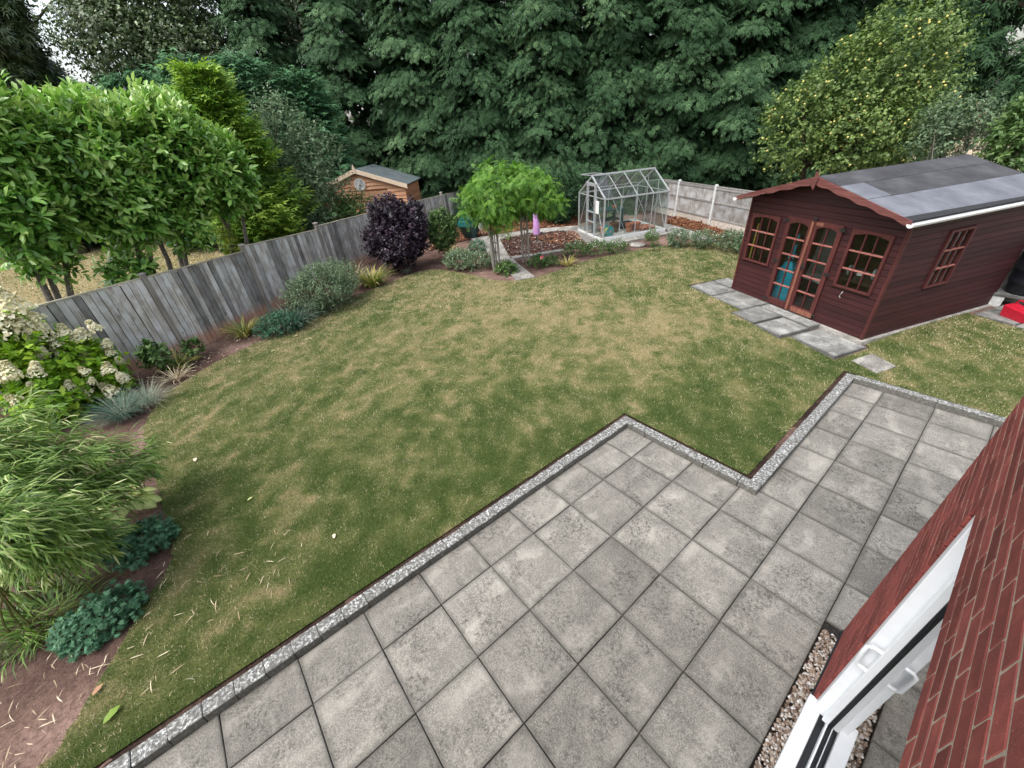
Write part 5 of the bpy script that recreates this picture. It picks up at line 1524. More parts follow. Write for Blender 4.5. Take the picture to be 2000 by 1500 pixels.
plant('grey_shrub', 'loose grey green shrub left of the orange shed', 'shrub', (4.52, 14.37, -.05), [(4.7, 14.33, 4.1, 0.75, 0.60, 1.02), (5.36, 14.15, 3.08, 0.89, 0.71, 1.19), (4.5, 14.38, 2.14, 0.96, 0.77, 1.00), (4.84, 13.88, 1.79, 0.41, 0.33, 0.84)], 1700, 'leaf', 0.1, 8, 0.4, L['grey'], 411, stem=M['dark_bark'], stems=9, sr=.04, up=.4, shell=.35, lump=.4)
plant('dark_shrub', 'dark green shrub filling the gap under the golden conifer', 'shrub', (3.7, 15.56, -.05), [(3.53, 15.59, 1.34, 1.23, 1.11, 1.08), (3.32, 15.62, 2.32, 0.78, 0.70, 0.93)], 700, 'leaf', 0.13, 9, 0.4, L['ley'], 412, stem=M['dark_bark'], stems=6, sr=.04, tbase=.4)
plant('climbing_shrub', 'leafy shrub growing in front of the orange shed window', 'shrub', (6.42, 14.44, -.05), [(6.23, 14.09, 1.57, 0.70, 0.49, 0.42), (5.74, 14.04, 1.41, 0.40, 0.28, 0.31)], 330, 'leaf', 0.1, 8, 0.35, L['bush'], 413, stem=M['dark_bark'], stems=6, sr=.03, shell=.2, lump=.4, tbase=.6)
plant('purple_bush', 'dense dark purple smoke bush in front of the left fence', 'bush', (6.15, 11.07, -.05), [(6.16, 10.58, 0.91, 0.96, 0.86, 0.80), (6.15, 10.69, 1.54, 0.59, 0.53, 0.63), (6.83, 10.37, 1.39, 0.34, 0.31, 0.58)], 2100, 'dia', 0.075, 10, 0.2, L['purple'], 414, stem=M['dark_bark'], stems=7, sr=.025, up=.55, shell=.55, tvar=.4, spread=1.1, ws=1.5)
plant('green_bush', 'rounded mid green shrub between the purple bush and the cart', 'bush', (8.36, 11.74, -.05), [(7.83, 10.52, 0.88, 0.47, 0.42, 0.61)], 800, 'dia', 0.075, 9, 0.22, L['bush'], 415, stem=M['dark_bark'], stems=5, sr=.02, up=.5)
plant('grey_bush', 'broad silvery green bush leaning out from the left fence', 'bush', (3.07, 8.97, -.05), [(3.22, 9.03, 0.47, 0.72, 0.65, 0.62), (2.66, 8.84, 0.43, 0.47, 0.42, 0.50), (3.8, 9.29, 0.57, 0.39, 0.31, 0.39)], 2600, 'dia', 0.045, 9, 0.2, L['grey'], 416, up=.6, shell=.5, tvar=.4, tbase=.42)
plant('low_shrub', 'low dark green mound at the lawn edge below the silvery bush', 'bush', (1.65, 8.23, -.05), [(1.76, 8.36, 0.11, 0.49, 0.39, 0.32)], 520, 'leaf', 0.05, 9, 0.1, L['ger'], 417, up=.5, tbase=.3)
plant('mat_plant', 'low mat of grey green flowering plants left of the arch', 'plant', (7.50, 8.51, -.05), [(7.51, 9.09, 0.18, 0.51, 0.51, 0.33), (7.87, 8.62, 0.07, 0.47, 0.47, 0.31)], 900, 'dia', 0.05, 9, 0.14, L['grey'], 418, up=.7, tbase=.5)
plant('small_shrub', 'small blue grey clump beside the path left of the arch', 'plant', (9.20, 10.49, -.05), [(8.42, 9.33, 0.35, 0.30, 0.30, 0.25)], 200, 'leaf', 0.05, 9, 0.1, L['ger'], 419, up=.6)
plant('path_plant', 'bright leafy plant at the foot of the left arch post', 'plant', (7.74, 6.98, -.05), [(8.11, 7.46, -0.05, 0.33, 0.33, 0.28)], 220, 'leaf', 0.09, 8, 0.14, L['bush'], 420, up=.5, tbase=.65)
plant('rose_bush', 'leafy rose with one pink bloom right of the arch', 'rose', (8.89, 6.65, -.05), [(9.12, 7.13, -0.06, 0.32, 0.32, 0.27), (9.5, 6.91, -0.07, 0.26, 0.26, 0.22)], 260, 'leaf', 0.08, 8, 0.15, L['bush'], 421, up=.5, tbase=.4)
plant('edging_plant', 'long low clump of white flowered plants in front of the path and greenhouse', 'plant', (10.95, 6.27, -.05), [(10.86, 7.08, 0.03, 0.43, 0.43, 0.28), (11.41, 6.6, -0.01, 0.46, 0.46, 0.29), (11.88, 6.15, 0.03, 0.36, 0.36, 0.23)], 800, 'leaf', 0.055, 9, 0.14, L['bush'], 422, up=.6, tbase=.5)
plant('small_bush', 'small round green plant with white flowers before the greenhouse corner', 'plant', (13.66, 6.04, -.05), [(12.98, 5.61, 0.26, 0.21, 0.21, 0.18)], 160, 'leaf', 0.05, 8, 0.1, L['bush'], 423, up=.6, tbase=.6)
plant('flower_border', 'long low hedge of grey green plants along the lawn below the rear fence', 'plant', (14.41, 4.23, -.05), [(13.41, 4.88, 0.22, 0.39, 0.31, 0.26), (13.66, 4.18, 0.22, 0.41, 0.33, 0.22), (13.78, 3.43, 0.27, 0.39, 0.31, 0.23), (13.66, 2.93, 0.3, 0.30, 0.24, 0.24)], 1000, 'dia', 0.05, 9, 0.14, L['grey'], 424, up=.6, tbase=.35)
plant('tuft_plant', 'tiny weed on the soil right of the stone disc', 'plant', (12.90, 5.34, -.05), [(12.55, 5.15, 0.12, 0.14, 0.14, 0.08)], 36, 'leaf', 0.05, 7, 0.08, L['bush'], 425, up=.6)
plant('bare_shrub', 'grey shrub behind the summerhouse roof with bare twigs fanning out', 'shrub', (18.06, -0.62, -.05), [(17.76, 0.19, 2.75, 0.46, 0.37, 0.67), (18.04, -0.47, 2.73, 0.44, 0.35, 0.69)], 520, 'leaf', 0.1, 8, 0.4, L['grey'], 426, stem=M['twig'], stems=26, sr=.02, up=.5, shell=.3, tbase=.3)
plant('right_shrub', 'bright green leafy shrub at the right picture edge above the summerhouse roof', 'shrub', (16.12, -1.91, -.05), [(16.11, -1.48, 2.72, 0.46, 0.41, 0.80)], 800, 'leaf', 0.1, 9, 0.3, L['bush'], 427, stem=M['dark_bark'], stems=5, sr=.03, up=.4, tbase=.62)
plant('evergreen_bush', 'dark clipped evergreen bush left of the greenhouse door', 'bush', (14.16, 11.16, -.05), [(14.22, 11.1, 0.89, 0.92, 0.74, 0.92)], 900, 'leaf', 0.1, 9, 0.2, L['ley'], 428, tbase=.3, shell=.7)
plant('corner_plant', 'leafy plant against the fence beside the cream hydrangea', 'plant', (-0.79, 8.91, -.05), [(-0.62, 8.15, 0.36, 0.14, 0.14, 0.19)], 70, 'leaf', 0.12, 7, 0.16, L['bush'], 429, up=.4)
plant('border_plant', 'small green clump at the fence foot in the bare soil', 'plant', (-0.06, 8.98, -.05), [(0.01, 8.41, 0.19, 0.13, 0.13, 0.12)], 40, 'leaf', 0.1, 7, 0.12, L['bush'], 430, up=.4)
plant('lobed_leaf_plant', 'upper blue green lobed leaf clump at the lawn edge beside the hosta', 'plant', (-1.14, 2.89, -.05), [(-1.06, 2.92, .0, 0.35, 0.30, .2)], 520, 'palm', .043, 5, .1, L['ger'], 431, group='lobed leaf plants at the lawn edge', up=.75, shell=.45, tbase=.5, spread=.9)
plant('lobed_leaf_plant', 'lower blue green lobed leaf clump between the bare soil and the lawn', 'plant', (-1.43, 2.04, -.05), [(-1.36, 2.07, .0, 0.35, 0.30, .2)], 480, 'palm', .043, 5, .1, L['ger'], 432, group='lobed leaf plants at the lawn edge', up=.75, shell=.45, tbase=.5, spread=.9)
plant('lobed_leaf_plant', 'smallest blue green leaf clump just above the hosta', 'plant', (-1.00, 4.56, -.05), [(-0.98, 4.57, .0, 0.10, 0.08, .2)], 36, 'palm', .043, 5, .1, L['ger'], 433, group='lobed leaf plants at the lawn edge', up=.75, shell=.45, tbase=.5, spread=.9)
conifer('golden_conifer', 'upright yellow green conifer with feathery tips between the laurels and the grey shrub', (2.99, 13.95, -.05), 5.61, 1.75, 150, 60, L['gold'], 440, ss=.36, tn='ley2', tbase=.55, lift=.6, drop=.1, taper=.8, wid=.25, z0=1.0, core=True, tr=.1)
ws_ = thing('wisteria', 'bright green wisteria draped over the grey garden arch', 'climber', (8.05, 8.2, -.05))
crown([(8.02, 7.78, 2.06, 0.60, 0.60, 0.50), (8.63, 7.43, 2.21, 0.66, 0.66, 0.48), (9.1, 7.15, 2.06, 0.48, 0.48, 0.32), (7.54, 7.88, 1.98, 0.30, 0.27, 0.31), (8.19, 7.78, 2.5, 0.36, 0.36, 0.29), (8.13, 7.44, 1.56, 0.21, 0.21, 0.28), (9.39, 6.87, 1.84, 0.30, 0.18, 0.21), (9.12, 7.13, 2.3, 0.27, 0.22, 0.20)], 1250, 'pin', .25, 5, .3, np.random.default_rng(450), up=.2, droop=.5, shell=.4, tbase=.5, tvar=.4, lump=.45).build('foliage', L['wist'], ws_)
MB().tube([(-.05, -.28, 0), (-.1, -.3, .5), (.0, -.2, 1.0), (-.1, -.12, 1.45), (.1, -.1, 2.0)], [.045, .04, .04, .035, .025], 8).tube([(.05, -.25, 0), (.12, -.2, .4), (.06, -.1, .9), (.14, -.05, 1.5)], [.03, .03, .025, .02], 8).build('stem', M['post_grey'], ws_, True)
for k, (x_, y_) in enumerate(((.45, -.45), (.55, -.5), (.35, -.35))):
    MB().tube([(x_, y_, 1.55), (x_ + .01, y_, 1.4), (x_, y_ - .01, 1.25 - .05 * k)], [.006, .012, .008], 6).build('seed_pod', M['pale_trim'], ws_, True)
hy = thing('hydrangea', 'large hydrangea with lime green leaves and cream flower cones at the left edge', 'shrub', (-2.23, 7.75, -.05))
crown([(-2.35, 7.79, 1.26, 0.36, 0.36, 0.60), (-1.95, 7.8, 0.84, 0.41, 0.41, 0.69), (-1.58, 7.89, 0.47, 0.41, 0.37, 0.69), (-2.21, 8.24, 1.53, 0.32, 0.26, 0.35), (-2.09, 7.34, 0.37, 0.35, 0.32, 0.41)], 1000, 'leaf', .14, 8, .22, np.random.default_rng(460), up=.45, shell=.5, tbase=.5, tvar=.4, ws=1.1).build('foliage', L['hyd'], hy)
_rng = np.random.default_rng(461)
_m = MB(); limbs(_m, (0, 0, -.05), [(_rng.uniform(-.7, 1.0), _rng.uniform(-.5, .5), _rng.uniform(.7, 1.3)) for _ in range(12)], .015, .008, _rng); _m.build('stem', M['dark_bark'], hy, True)
hm_ = []
for k in range(4):
    n_ = 230; t_ = _rng.random(n_) ** .8; a_ = _rng.uniform(0, 2 * PI, n_)
    r_ = (1 - t_ * .75) * .8 * (.75 + .3 * _rng.random(n_))
    P_ = np.stack([r_ * np.cos(a_), r_ * np.sin(a_), t_ * 1.5 - .5], 1)
    D_ = unit(P_ - np.array([0, 0, -.3]) + _rng.normal(size=(n_, 3)) * .2)
    F_ = Fol()
    T_ = .55 + _rng.normal(size=n_) * .3
    for j in range(4):
        e_ = unit(np.cross(D_, rdir(n_, _rng)))
        F_.add('petal', P_, unit(e_ + D_ * .3), D_, .17, T_)
    o_ = F_.build('flower_head', L['cream'], None); hm_.append(o_.data); bpy.data.objects.remove(o_)
for x, y, z, r in [(-1.79, 7.68, 1.93, 0.315), (-2.02, 7.62, 1.65, 0.278), (-1.85, 7.67, 1.58, 0.241), (-1.63, 7.72, 1.67, 0.139), (-1.82, 7.67, 1.43, 0.148), (-1.66, 7.71, 1.40, 0.167), (-1.63, 7.72, 1.17, 0.157), (-1.46, 7.76, 1.33, 0.148), (-1.36, 7.78, 1.19, 0.148), (-1.27, 7.80, 1.18, 0.130), (-1.09, 7.83, 1.26, 0.139), (-1.08, 7.83, 0.92, 0.120), (-1.12, 7.82, 0.75, 0.120), (-1.67, 7.71, 1.01, 0.130), (-1.85, 7.67, 1.10, 0.148), (-1.89, 7.66, 0.87, 0.167), (-1.95, 7.23, 0.97, 0.148), (-1.46, 7.76, 0.80, 0.120), (-2.19, 7.16, 1.06, 0.185), (-1.21, 7.40, 0.60, 0.157), (-1.11, 7.42, 0.38, 0.139), (-1.48, 7.34, 0.71, 0.102), (-1.36, 7.37, 0.23, 0.167), (-1.08, 7.83, 0.56, 0.111), (-1.76, 7.28, 0.55, 0.120), (-1.64, 7.31, 0.38, 0.120), (-1.85, 7.25, 0.36, 0.139), (-2.11, 7.18, 0.77, 0.093), (-2.34, 7.11, 0.66, 0.130), (-2.02, 7.21, 0.40, 0.185), (-1.48, 7.34, 0.50, 0.093), (-2.19, 7.58, 1.27, 0.111), (-2.21, 7.57, 1.56, 0.185), (-2.37, 7.10, 1.07, 0.167)]:
    o_ = link('flower_head', random.choice(hm_), hy, (x + 2.23, y - 7.75, z + .05), (random.uniform(-.5, .5), random.uniform(-.5, .5), random.uniform(0, 6)))
    o_.scale = (r, r, r * random.uniform(.9, 1.15))

# ---- bamboo at the left edge: arching canes hung with narrow leaves
def bamboo(label, base, canes, seed, nl=60, ls=.15):
    rng = np.random.default_rng(seed)
    t_ = thing('bamboo', label, 'bamboo', base)
    F = Fol(); mb = MB()
    for (ex, ey, ez) in canes:
        b = np.array([rng.normal() * .26, rng.normal() * .26, -.03]); e = np.array([ex - base[0], ey - base[1], ez - base[2]])
        hor = e - b; hor[2] = 0
        c1 = b + np.array([hor[0] * .12, hor[1] * .12, (e[2] - b[2]) * 1.05 + .1]); 
        def bez(t):
            t = np.asarray(t)[:, None]
            return b * (1 - t) ** 2 + c1 * 2 * t * (1 - t) + e * t * t
        pts = bez(np.linspace(0, 1, 9))
        mb.tube(pts, [.011 * (1 - .7 * i / 8) for i in range(9)], 5, cap=False)
        nb = int(nl * rng.uniform(.7, 1.2))
        t = .38 + .62 * rng.random(nb) ** .8
        P0 = bez(t); D = unit(bez(np.minimum(t + .03, 1.03)) - P0)
        k = 7                                    # leaves per branchlet
        P = np.repeat(P0, k, 0); Dd = np.repeat(D, k, 0)
        br = np.repeat(unit(D * .9 + rdir(nb, rng) * .8 + np.array([0, 0, -.15])), k, 0)
        s = np.tile((np.arange(k) + .5) / k, nb)
        P = P + br * (s * .26)[:, None]
        X = unit(br * .8 + rdir(nb * k, rng) * .45 + np.array([0, 0, -.32]))
        N = unit(np.array([0, 0, 1.0]) + rng.normal(size=(nb * k, 3)) * .4)
        F.add('bam', P + np.array(base), X, N, ls * rng.uniform(.7, 1.25, nb * k), np.repeat(.5 + rng.normal(size=nb) * .2, k) + rng.normal(size=nb * k) * .2, 1.05)
    F.build('foliage', L['bam'], t_)
    mb.build('cane', M['cane'], t_, True)
    return t_
bamboo('tall arching bamboo behind, its plumes reaching over the lawn edge and hosta', (-2.24, 3.36, -.05), [(-1.26, 3.84, 1.60), (-1.16, 3.76, 1.38), (-1.41, 3.68, 1.57), (-1.04, 3.59, 1.26), (-0.94, 3.62, 1.03), (-0.79, 3.76, 0.89), (-0.69, 3.78, 0.68), (-0.76, 3.56, 0.71), (-0.96, 3.30, 0.79), (-1.03, 3.28, 1.08), (-1.17, 3.34, 1.21), (-1.31, 3.40, 1.41), (-1.42, 3.25, 1.50), (-0.86, 3.43, 0.70), (-0.76, 3.66, 0.59), (-1.06, 3.06, 0.82), (-1.20, 3.01, 1.03), (-1.29, 2.98, 1.27), (-1.44, 2.92, 1.42), (-0.96, 3.19, 0.63), (-1.53, 3.42, 1.66), (-1.56, 2.98, 1.53), (-1.35, 2.74, 1.30)], 501, 95, .13)
bamboo('lower bamboo clump in front at the left edge with bare canes at its foot', (-2.10, 2.94, -.05), [(-1.21, 2.37, 1.36), (-1.12, 2.40, 1.22), (-1.09, 2.42, 1.01), (-1.08, 2.53, 0.82), (-1.08, 2.53, 0.66), (-1.14, 2.29, 0.89), (-1.18, 2.16, 1.12), (-1.23, 2.14, 1.32), (-1.31, 2.21, 1.46), (-1.38, 1.97, 1.37), (-1.32, 1.99, 1.23), (-1.26, 2.02, 1.06), (-1.23, 2.14, 0.90), (-1.12, 2.40, 0.67), (-1.37, 2.08, 1.57), (-1.29, 2.00, 1.38)], 502, 84, .125)

# ---- strap leaved plants and grasses
def tuft(name, label, cat, base, n, length, mat, seed, lean=.8, ws=1.0, tb=.45, tv=.3, rad=.08, group=None, stalk=None):
    rng = np.random.default_rng(seed)
    t_ = thing(name, label, cat, base, 0, group)
    a = rng.uniform(0, 2 * PI, n); r = rad * rng.random(n) ** .5
    P = np.stack([base[0] + r * np.cos(a), base[1] + r * np.sin(a), base[2] + 0 * a], 1)
    le = lean * rng.uniform(.3, 1.2, n)
    X = unit(np.stack([np.cos(a) * le, np.sin(a) * le, 1 + 0 * a], 1) + rng.normal(size=(n, 3)) * .12)
    N = unit(np.stack([-np.cos(a), -np.sin(a), le], 1))
    Fol().add('blade', P, X, N, length * rng.uniform(.6, 1.15, n), tb + rng.normal(size=n) * tv, ws).build('blade_tuft', mat, t_)
    return t_
tuft('blue_grass', 'arching blue green ornamental grass at the lawn edge below the hydrangea', 'grass clump', (-1.30, 6.70, -0.05), 420, 0.5, L['fescue'], 601, lean=1.1, ws=.35, rad=.16, tb=.35)
tuft('dry_grass', 'wispy dry grass beside the blue green clump at the lawn edge', 'grass clump', (-0.92, 6.85, -0.05), 260, 0.5, L['fescue'], 602, lean=1.3, ws=.25, rad=.16, tb=.85, tv=.15)
tuft('blue_grass', 'arching blue green ornamental grass between the dark mound and the silvery bush', 'grass clump', (2.09, 8.39, -0.05), 420, 0.7, L['fescue'], 603, lean=1.0, ws=.35, rad=.15, tb=.4)
tuft('day_lily', 'yellowing day lily clump against the fence left of the dark mound', 'plant', (1.05, 8.92, -0.05), 150, 0.5, L['lily'], 604, lean=1.0, rad=.12, tb=.55)
tuft('day_lily', 'yellowing day lily clump between the silvery and the purple bush', 'plant', (4.78, 9.84, -0.05), 240, 0.62, L['lily'], 605, lean=.9, rad=.2, tb=.5)
tuft('day_lily', 'green strappy clump with pale dead leaves in the bare soil by the fence', 'plant', (-0.35, 8.17, -0.05), 110, 0.42, L['lily'], 606, lean=1.1, rad=.12, tb=.35)
tuft('dead_clump', 'bleached dead grassy tuft on the bare soil', 'plant', (-0.45, 7.63, -0.05), 80, 0.34, L['straw'], 607, lean=1.5, rad=.14, tb=.6)
tuft('blue_fescue', 'small round blue grass tuft on bare soil in front of the purple bush', 'grass clump', (6.05, 10.11, -0.05), 150, 0.22, L['fescue'], 608, lean=1.0, ws=.5, rad=.05, tb=.6)
tuft('yellow_plant', 'pale yellow leaved plant in the bed right of the pink rose', 'plant', (9.78, 6.47, -0.05), 70, 0.36, L['lily'], 609, lean=1.2, ws=1.6, rad=.12, tb=.85, tv=.12)
tuft('yellow_plant', 'pale yellow leaved plant left of the grey green mat by the arch', 'plant', (8.35, 11.13, -0.05), 50, 0.42, L['lily'], 610, lean=1.2, ws=1.6, rad=.12, tb=.85, tv=.12)
tuft('dry_grass', 'faint tall dry grass behind the silvery bush', 'grass clump', (4.30, 10.30, -0.05), 200, 0.75, L['straw'], 611, lean=.7, ws=.3, rad=.25, tb=.6)
tuft('bamboo_shoots', 'low dark tuft of bamboo grass at the foot of the canes', 'plant', (-1.81, 2.60, -0.04), 240, 0.3, L['bam'], 612, lean=1.4, ws=.9, rad=.32, tb=.12)
tuft('bamboo_shoots', 'fallen tangle of bamboo grass at the bottom left', 'plant', (-2.09, 2.62, -0.04), 240, 0.32, L['bam'], 613, lean=1.6, ws=.9, rad=.35, tb=.2)

# ---- hosta: each big leaf a part
ho = thing('hosta', 'variegated hosta with broad yellow green leaves under the bamboo tip', 'plant', (-1.18, 3.87, -0.05), 0)
_rng = np.random.default_rng(5)
hl = MB()
vs = [(0, 0, 0)]
for k in range(9):
    t_ = k / 8
    w_ = .34 * math.sin(PI * min(1, t_ * .93 + .07)) ** .8
    vs += [(t_, -w_, .05 - .25 * t_ * t_ + .02), (t_, 0, -.25 * t_ * t_), (t_, w_, .05 - .25 * t_ * t_ + .02)]
fs = []
for k in range(8):
    a_ = 1 + 3 * k
    fs += [(a_, a_ + 3, a_ + 4, a_ + 1), (a_ + 1, a_ + 4, a_ + 5, a_ + 2)]
hme = bpy.data.meshes.new('leaf'); hme.from_pydata(vs, [], fs); hme.polygons.foreach_set('use_smooth', [True] * len(fs))
at_ = hme.attributes.new('tint', 'FLOAT', 'POINT'); at_.data.foreach_set('value', [(.85 if i % 3 == 2 else .35) + random.uniform(-.15, .15) for i in range(len(vs))])
hme.materials.append(L['hosta'])
for k in range(20):
    a_ = k * 2.4; s_ = random.uniform(.17, .25)
    o_ = link('leaf', hme, ho, (math.cos(a_) * random.uniform(.03, .2), math.sin(a_) * random.uniform(.03, .2), random.uniform(.06, .2)), (random.uniform(-.2, .2), random.uniform(.0, .35), a_))
    o_.scale = (s_, s_ * random.uniform(.85, 1.1), s_)
MB().tube([(0, 0, -.03), (0, 0, .12)], [.03, .02], 8).build('crown_base', M['cane'], ho)

# ---- flowers and fruit
def dots(name, pts, r, mat, parent):
    m = Fol(); P = np.array(pts, float) + np.array(parent.location)
    for _ in range(3):
        D = rdir(len(P)); m.add('petal', P - D * r, D, rdir(len(P)), 2 * r, RNG.random(len(P)), 1.0)
    o = m.build(name, mat, parent); o['kind'] = 'stuff'
    return o
def on_lobe(obj_name, idx, n, part, r, mat, hi=.2, k=1.02):
    pass
apple = [o for o in bpy.data.objects if o.name.startswith('apple_tree')][0]
cm = [c for c in apple.children if c.name.startswith('crown')][0]
co = np.empty(len(cm.data.vertices) * 3); cm.data.vertices.foreach_get('co', co); co = co.reshape(-1, 3)
ctr = co.mean(0)
def fruit_mesh(name, P, r, mat, parent):
    ico = np.array([(0, 0, 1), (.89, 0, .45), (.28, .85, .45), (-.72, .53, .45), (-.72, -.53, .45), (.28, -.85, .45), (.72, .53, -.45), (-.28, .85, -.45), (-.89, 0, -.45), (-.28, -.85, -.45), (.72, -.53, -.45), (0, 0, -1)])
    fc = np.array([(0, 1, 2), (0, 2, 3), (0, 3, 4), (0, 4, 5), (0, 5, 1), (1, 6, 2), (2, 7, 3), (3, 8, 4), (4, 9, 5), (5, 10, 1), (2, 6, 7), (3, 7, 8), (4, 8, 9), (5, 9, 10), (1, 10, 6), (6, 11, 7), (7, 11, 8), (8, 11, 9), (9, 11, 10), (10, 11, 6)])
    V = (P[:, None] + ico[None] * r).reshape(-1, 3); F = (np.arange(len(P))[:, None, None] * 12 + fc[None]).reshape(-1, 3)
    me = bpy.data.meshes.new(name); me.from_pydata(V.tolist(), [], F.tolist()); me.materials.append(mat)
    me.polygons.foreach_set('use_smooth', [True] * len(F))
    o = link(name, me, parent); o['kind'] = 'stuff'
    return o
cd = np.array([CAMP[0] - apple.location.x, CAMP[1] - apple.location.y, 0]); cd /= np.linalg.norm(cd)
sel = co[(((co - ctr) @ cd) > .2)]
sel = sel[RNG.choice(len(sel), 230, replace=False)] + cd * .1
fruit_mesh('fruit', sel, .034, plain('yellow_apple', (.62, .55, .17), .5), apple)
def bloom(nm, n, r, mat, part='flower', zmin=.55):
    p_ = [o for o in bpy.data.objects if o.name == nm][0]
    c_ = p_.children[0]
    q = np.empty(len(c_.data.vertices) * 3); c_.data.vertices.foreach_get('co', q); q = q.reshape(-1, 3)
    q = q[q[:, 2] > np.quantile(q[:, 2], zmin)]
    dots(part, q[RNG.choice(len(q), n, replace=False)] + np.array([0, 0, .01]), r, mat, p_)
bloom('mat_plant', 60, .018, L['white'], zmin=.6)
bloom('edging_plant', 90, .02, L['white'], zmin=.6)
bloom('small_bush', 40, .016, L['white'], zmin=.6)
bloom('flower_border', 60, .018, L['white'], zmin=.8)
rb = [o for o in bpy.data.objects if o.name == 'rose_bush'][0]
dots('bloom', np.array([(-.02, .02, .42), (.01, 0, .45), (-.03, -.02, .44), (0, .03, .41)]), .045, L['pink'], rb)
hyd_ = [o for o in bpy.data.objects if o.name == 'hydrangea'][0]

# ---- bark chips on the beds
def chips(name, label, poly, n, mat, size, seed, tb=.5):
    rng = np.random.default_rng(seed)
    xs_ = [p[0] for p in poly]; ys_ = [p[1] for p in poly]
    x = rng.uniform(min(xs_), max(xs_), n * 3); y = rng.uniform(min(ys_), max(ys_), n * 3)
    k = in_poly(x, y, poly); x, y = x[k][:n], y[k][:n]
    z = np.array([zg(a, b) for a, b in zip(x, y)]) + .03 + rng.uniform(-.01, .02, len(x))
    a = rng.uniform(0, 2 * PI, len(x))
    X = np.stack([np.cos(a), np.sin(a), rng.normal(size=len(x)) * .3], 1)
    N = unit(np.array([0, 0, 1.0]) + rng.normal(size=(len(x), 3)) * .35)
    F = Fol().add('dia', np.stack([x, y, z], 1), X, N, size * rng.uniform(.5, 1.4, len(x)), tb + rng.normal(size=len(x)) * .28, rng.uniform(.5, 1.2, len(x)))
    o = F.build(name, mat); setp(o, label, 'bark chips', kind='stuff')
chips('bark_chips', 'orange brown bark chips on the bed behind the arch', BARK_A, 7000, L['bark'], .09, 1)
chips('bark_chips', 'dark brown bark chips on the bed in front of the greenhouse door', BARK_B, 4500, L['barkd'], .09, 2, .55)
chips('bark_chips', 'orange brown bark chips below the rear fence', BARK_C, 3500, L['bark'], .09, 3, .4)
chips('bark_chips', 'orange brown bark chips round the rotary airer', [(11.0, 10.3), (12.0, 9.8), (13.2, 9.4), (12.2, 7.9), (11.4, 8.6)], 1800, L['bark'], .09, 4, .5)

# ---- litter on soil and lawn
def litter(name, label, n, poly, mat, size, seed, lift=.02, tn='bam', ws=.7):
    rng = np.random.default_rng(seed)
    xs_ = [p[0] for p in poly]; ys_ = [p[1] for p in poly]
    x = rng.uniform(min(xs_), max(xs_), n * 4); y = rng.uniform(min(ys_), max(ys_), n * 4)
    k = in_poly(x, y, poly); x, y = x[k][:n], y[k][:n]
    z = np.array([zg(a, b) for a, b in zip(x, y)]) + lift
    a = rng.uniform(0, 2 * PI, len(x))
    X = np.stack([np.cos(a), np.sin(a), rng.uniform(0, .25, len(x))], 1)
    N = unit(np.array([0, 0, 1.0]) + rng.normal(size=(len(x), 3)) * .4)
    o = Fol().add(tn, np.stack([x, y, z], 1), X, N, size * rng.uniform(.5, 1.3, len(x)), .6 + rng.normal(size=len(x)) * .25, ws).build(name, mat)
    setp(o, label, 'leaf litter', kind='stuff')
litter('leaf_litter', 'pale dead bamboo leaves scattered on the lawn near the bamboo', 70, [(-0.78, 2.77), (0.34, 2.20), (0.39, 1.13), (-0.53, 0.80), (-0.99, 0.73), (-1.19, 0.95), (-1.18, 1.68)], L['straw'], .11, 11, .035)
litter('leaf_litter', 'dead bamboo leaves lying on the bare soil at the bottom left', 110, [(-2.45, 2.85), (-1.97, 2.54), (-1.37, 1.73), (-1.18, 1.74), (-1.49, 1.22), (-1.61, 0.99), (-2.09, 1.08)], L['straw'], .1, 12, .012)
litter('leaf_litter', 'dead leaves under the shrubs along the left fence', 160, [(-1.16, 8.38), (1.27, 8.88), (1.35, 8.16), (0.27, 7.92), (-0.50, 7.41), (-1.01, 6.72)], L['straw'], .06, 13, .01, 'leaf')
def fallen(label, p, s, mat, rz, tn='big', ws=1.4, tint=.6):
    o = thing('fallen_leaf', label, 'leaf', (p[0], p[1], zg(p[0], p[1]) + .034), 0, 'single leaves fallen on the lawn')
    Fol().add(tn, np.array([[p[0], p[1], zg(p[0], p[1]) + .036]]), np.array([[math.cos(rz), math.sin(rz), .12]]), np.array([[.1, .1, 1.0]]), s, tint, ws).build('blade', mat, o)
fallen('large bright green leaf lying on the lawn at the bottom left', (-1.29, 0.92), 0.13, L['bright'], 0.6, tint=0.8)
fallen('pale cream leaf on the green lawn beside the patio edge', (0.67, 1.42), 0.07, L['straw'], 1.2, tint=1.0)
fallen('pale leaf on the lawn right of the hosta', (-0.42, 4.25), 0.1, L['straw'], 1.5, tint=0.9)
fallen('small yellow leaf in the middle of the near lawn', (0.02, 2.83), 0.07, L['hosta'], 0.3, tint=0.9)
fallen('yellow leaf at the lawn edge near the day lily', (1.28, 7.32), 0.1, L['hosta'], 0.1, tint=0.8)
fallen('yellow leaf on the lawn below the silvery bush', (1.89, 7.76), 0.1, L['hosta'], 0.2, tint=0.8)
fallen('orange brown leaf at the soil edge at the bottom left', (-1.38, 1.25), 0.09, L['bark'], 0.7, tint=0.9)

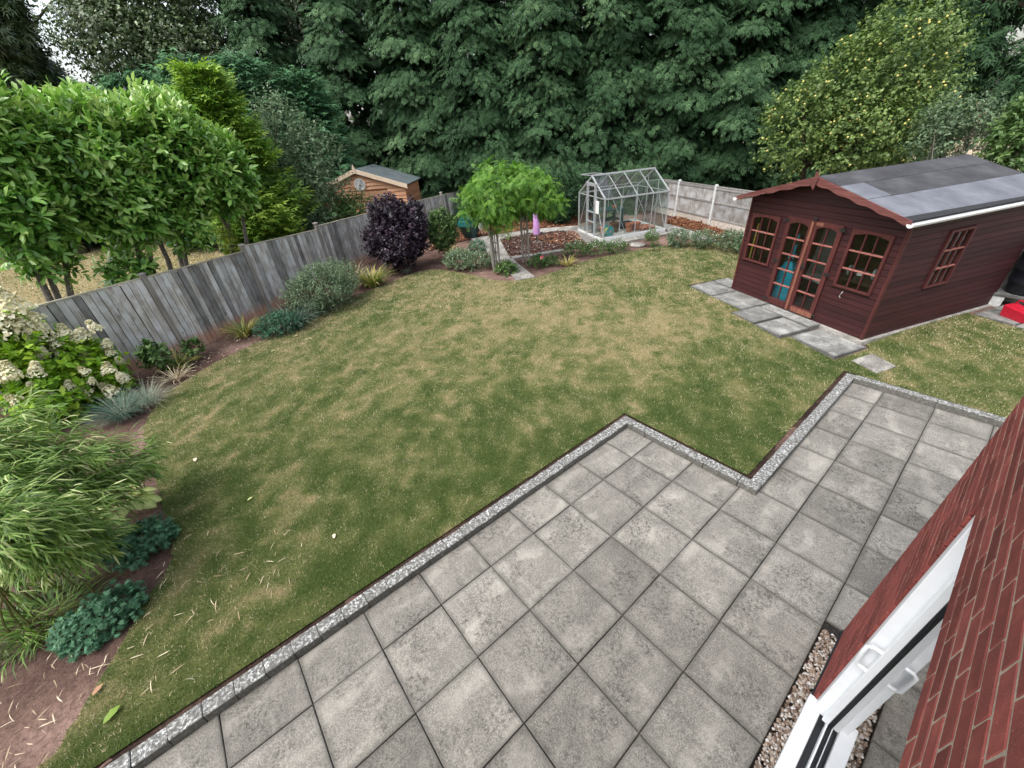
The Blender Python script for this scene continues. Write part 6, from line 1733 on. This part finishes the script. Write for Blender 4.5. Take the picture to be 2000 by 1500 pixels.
# ---- grass
def grass(name, label, poly, bands, mat, tintf, seed):
    rng = np.random.default_rng(seed)
    poly = [p[:2] for p in poly]
    V = []; T = []
    xs_ = [p[0] for p in poly]; ys_ = [p[1] for p in poly]
    for (d0, d1, dens, h, w) in bands:
        area = (max(xs_) - min(xs_)) * (max(ys_) - min(ys_))
        n = int(area * dens)
        x = rng.uniform(min(xs_), max(xs_), n); y = rng.uniform(min(ys_), max(ys_), n)
        d = np.hypot(x - CAMP[0], y - CAMP[1])
        m = (d >= d0) & (d < d1); x, y = x[m], y[m]
        m = in_poly(x, y, poly); x, y = x[m], y[m]
        z = zgv(x, y) + .008
        n = len(x); a = rng.uniform(0, 2 * PI, n); ln = rng.uniform(.25, 1.1, n) * h
        hh = h * rng.uniform(.45, 1.1, n)
        dx, dy = np.cos(a), np.sin(a)
        ww = w * rng.uniform(.6, 1.2, n) / 2
        b = rng.uniform(0, 2 * PI, n); sx_, sy_ = np.cos(b) * ww, np.sin(b) * ww
        v = np.stack([np.stack([x - sx_, y - sy_, z], 1), np.stack([x + sx_, y + sy_, z], 1), np.stack([x + dx * ln, y + dy * ln, z + hh], 1)], 1)
        s = tintf(x, y)
        dry = rng.random(n) < s
        t_ = np.where(dry, .76 + rng.normal(size=n) * .16, .26 + rng.normal(size=n) * .12 + .15 * s)
        V.append(v.reshape(-1, 3)); T.append(np.repeat(t_, 3))
    V = np.concatenate(V); T = np.clip(np.concatenate(T), 0, 1); n = len(V) // 3
    me = bpy.data.meshes.new(name)
    me.vertices.add(len(V)); me.vertices.foreach_set('co', V.astype(np.float32).ravel())
    me.loops.add(len(V)); me.loops.foreach_set('vertex_index', np.arange(len(V), dtype=np.int32))
    me.polygons.add(n); me.polygons.foreach_set('loop_start', np.arange(n, dtype=np.int32) * 3)
    me.update(calc_edges=True)
    at = me.attributes.new('tint', 'FLOAT', 'POINT'); at.data.foreach_set('value', T.astype(np.float32))
    me.materials.append(mat)
    o = link(name, me)
    return setp(o, label, 'grass', kind='stuff')
def zgv(x, y):
    d = np.full(len(x), 1e9)
    for (a, b), (c, e) in zip(KERB[:-1], KERB[1:]):
        vx, vy = c - a, e - b
        t = np.clip(((x - a) * vx + (y - b) * vy) / (vx * vx + vy * vy), 0, 1)
        d = np.minimum(d, np.hypot(x - a - t * vx, y - b - t * vy))
    t = np.clip(d / 2.5, 0, 1); t = t * t * (3 - 2 * t)
    xx = np.clip(x, -5, 12); yy = np.clip(y, -6, 4)
    return (pz(xx, yy) + .05) * (1 - t) - .05 * t
grass('lawn_grass', 'short mown grass, green near the patio and straw coloured in the middle', LAWN, [(0, 5.5, 8200, .03, .0065), (5.5, 9.5, 4700, .032, .009), (9.5, 40, 2400, .036, .016)], L['grass'], straw, 77)
grass('rough_grass', 'dry tan grass of the neighbouring garden under the laurels', NLAWN, [(0, 40, 90, .06, .07)], L['grass'], lambda x, y: .85 + 0 * x, 78)
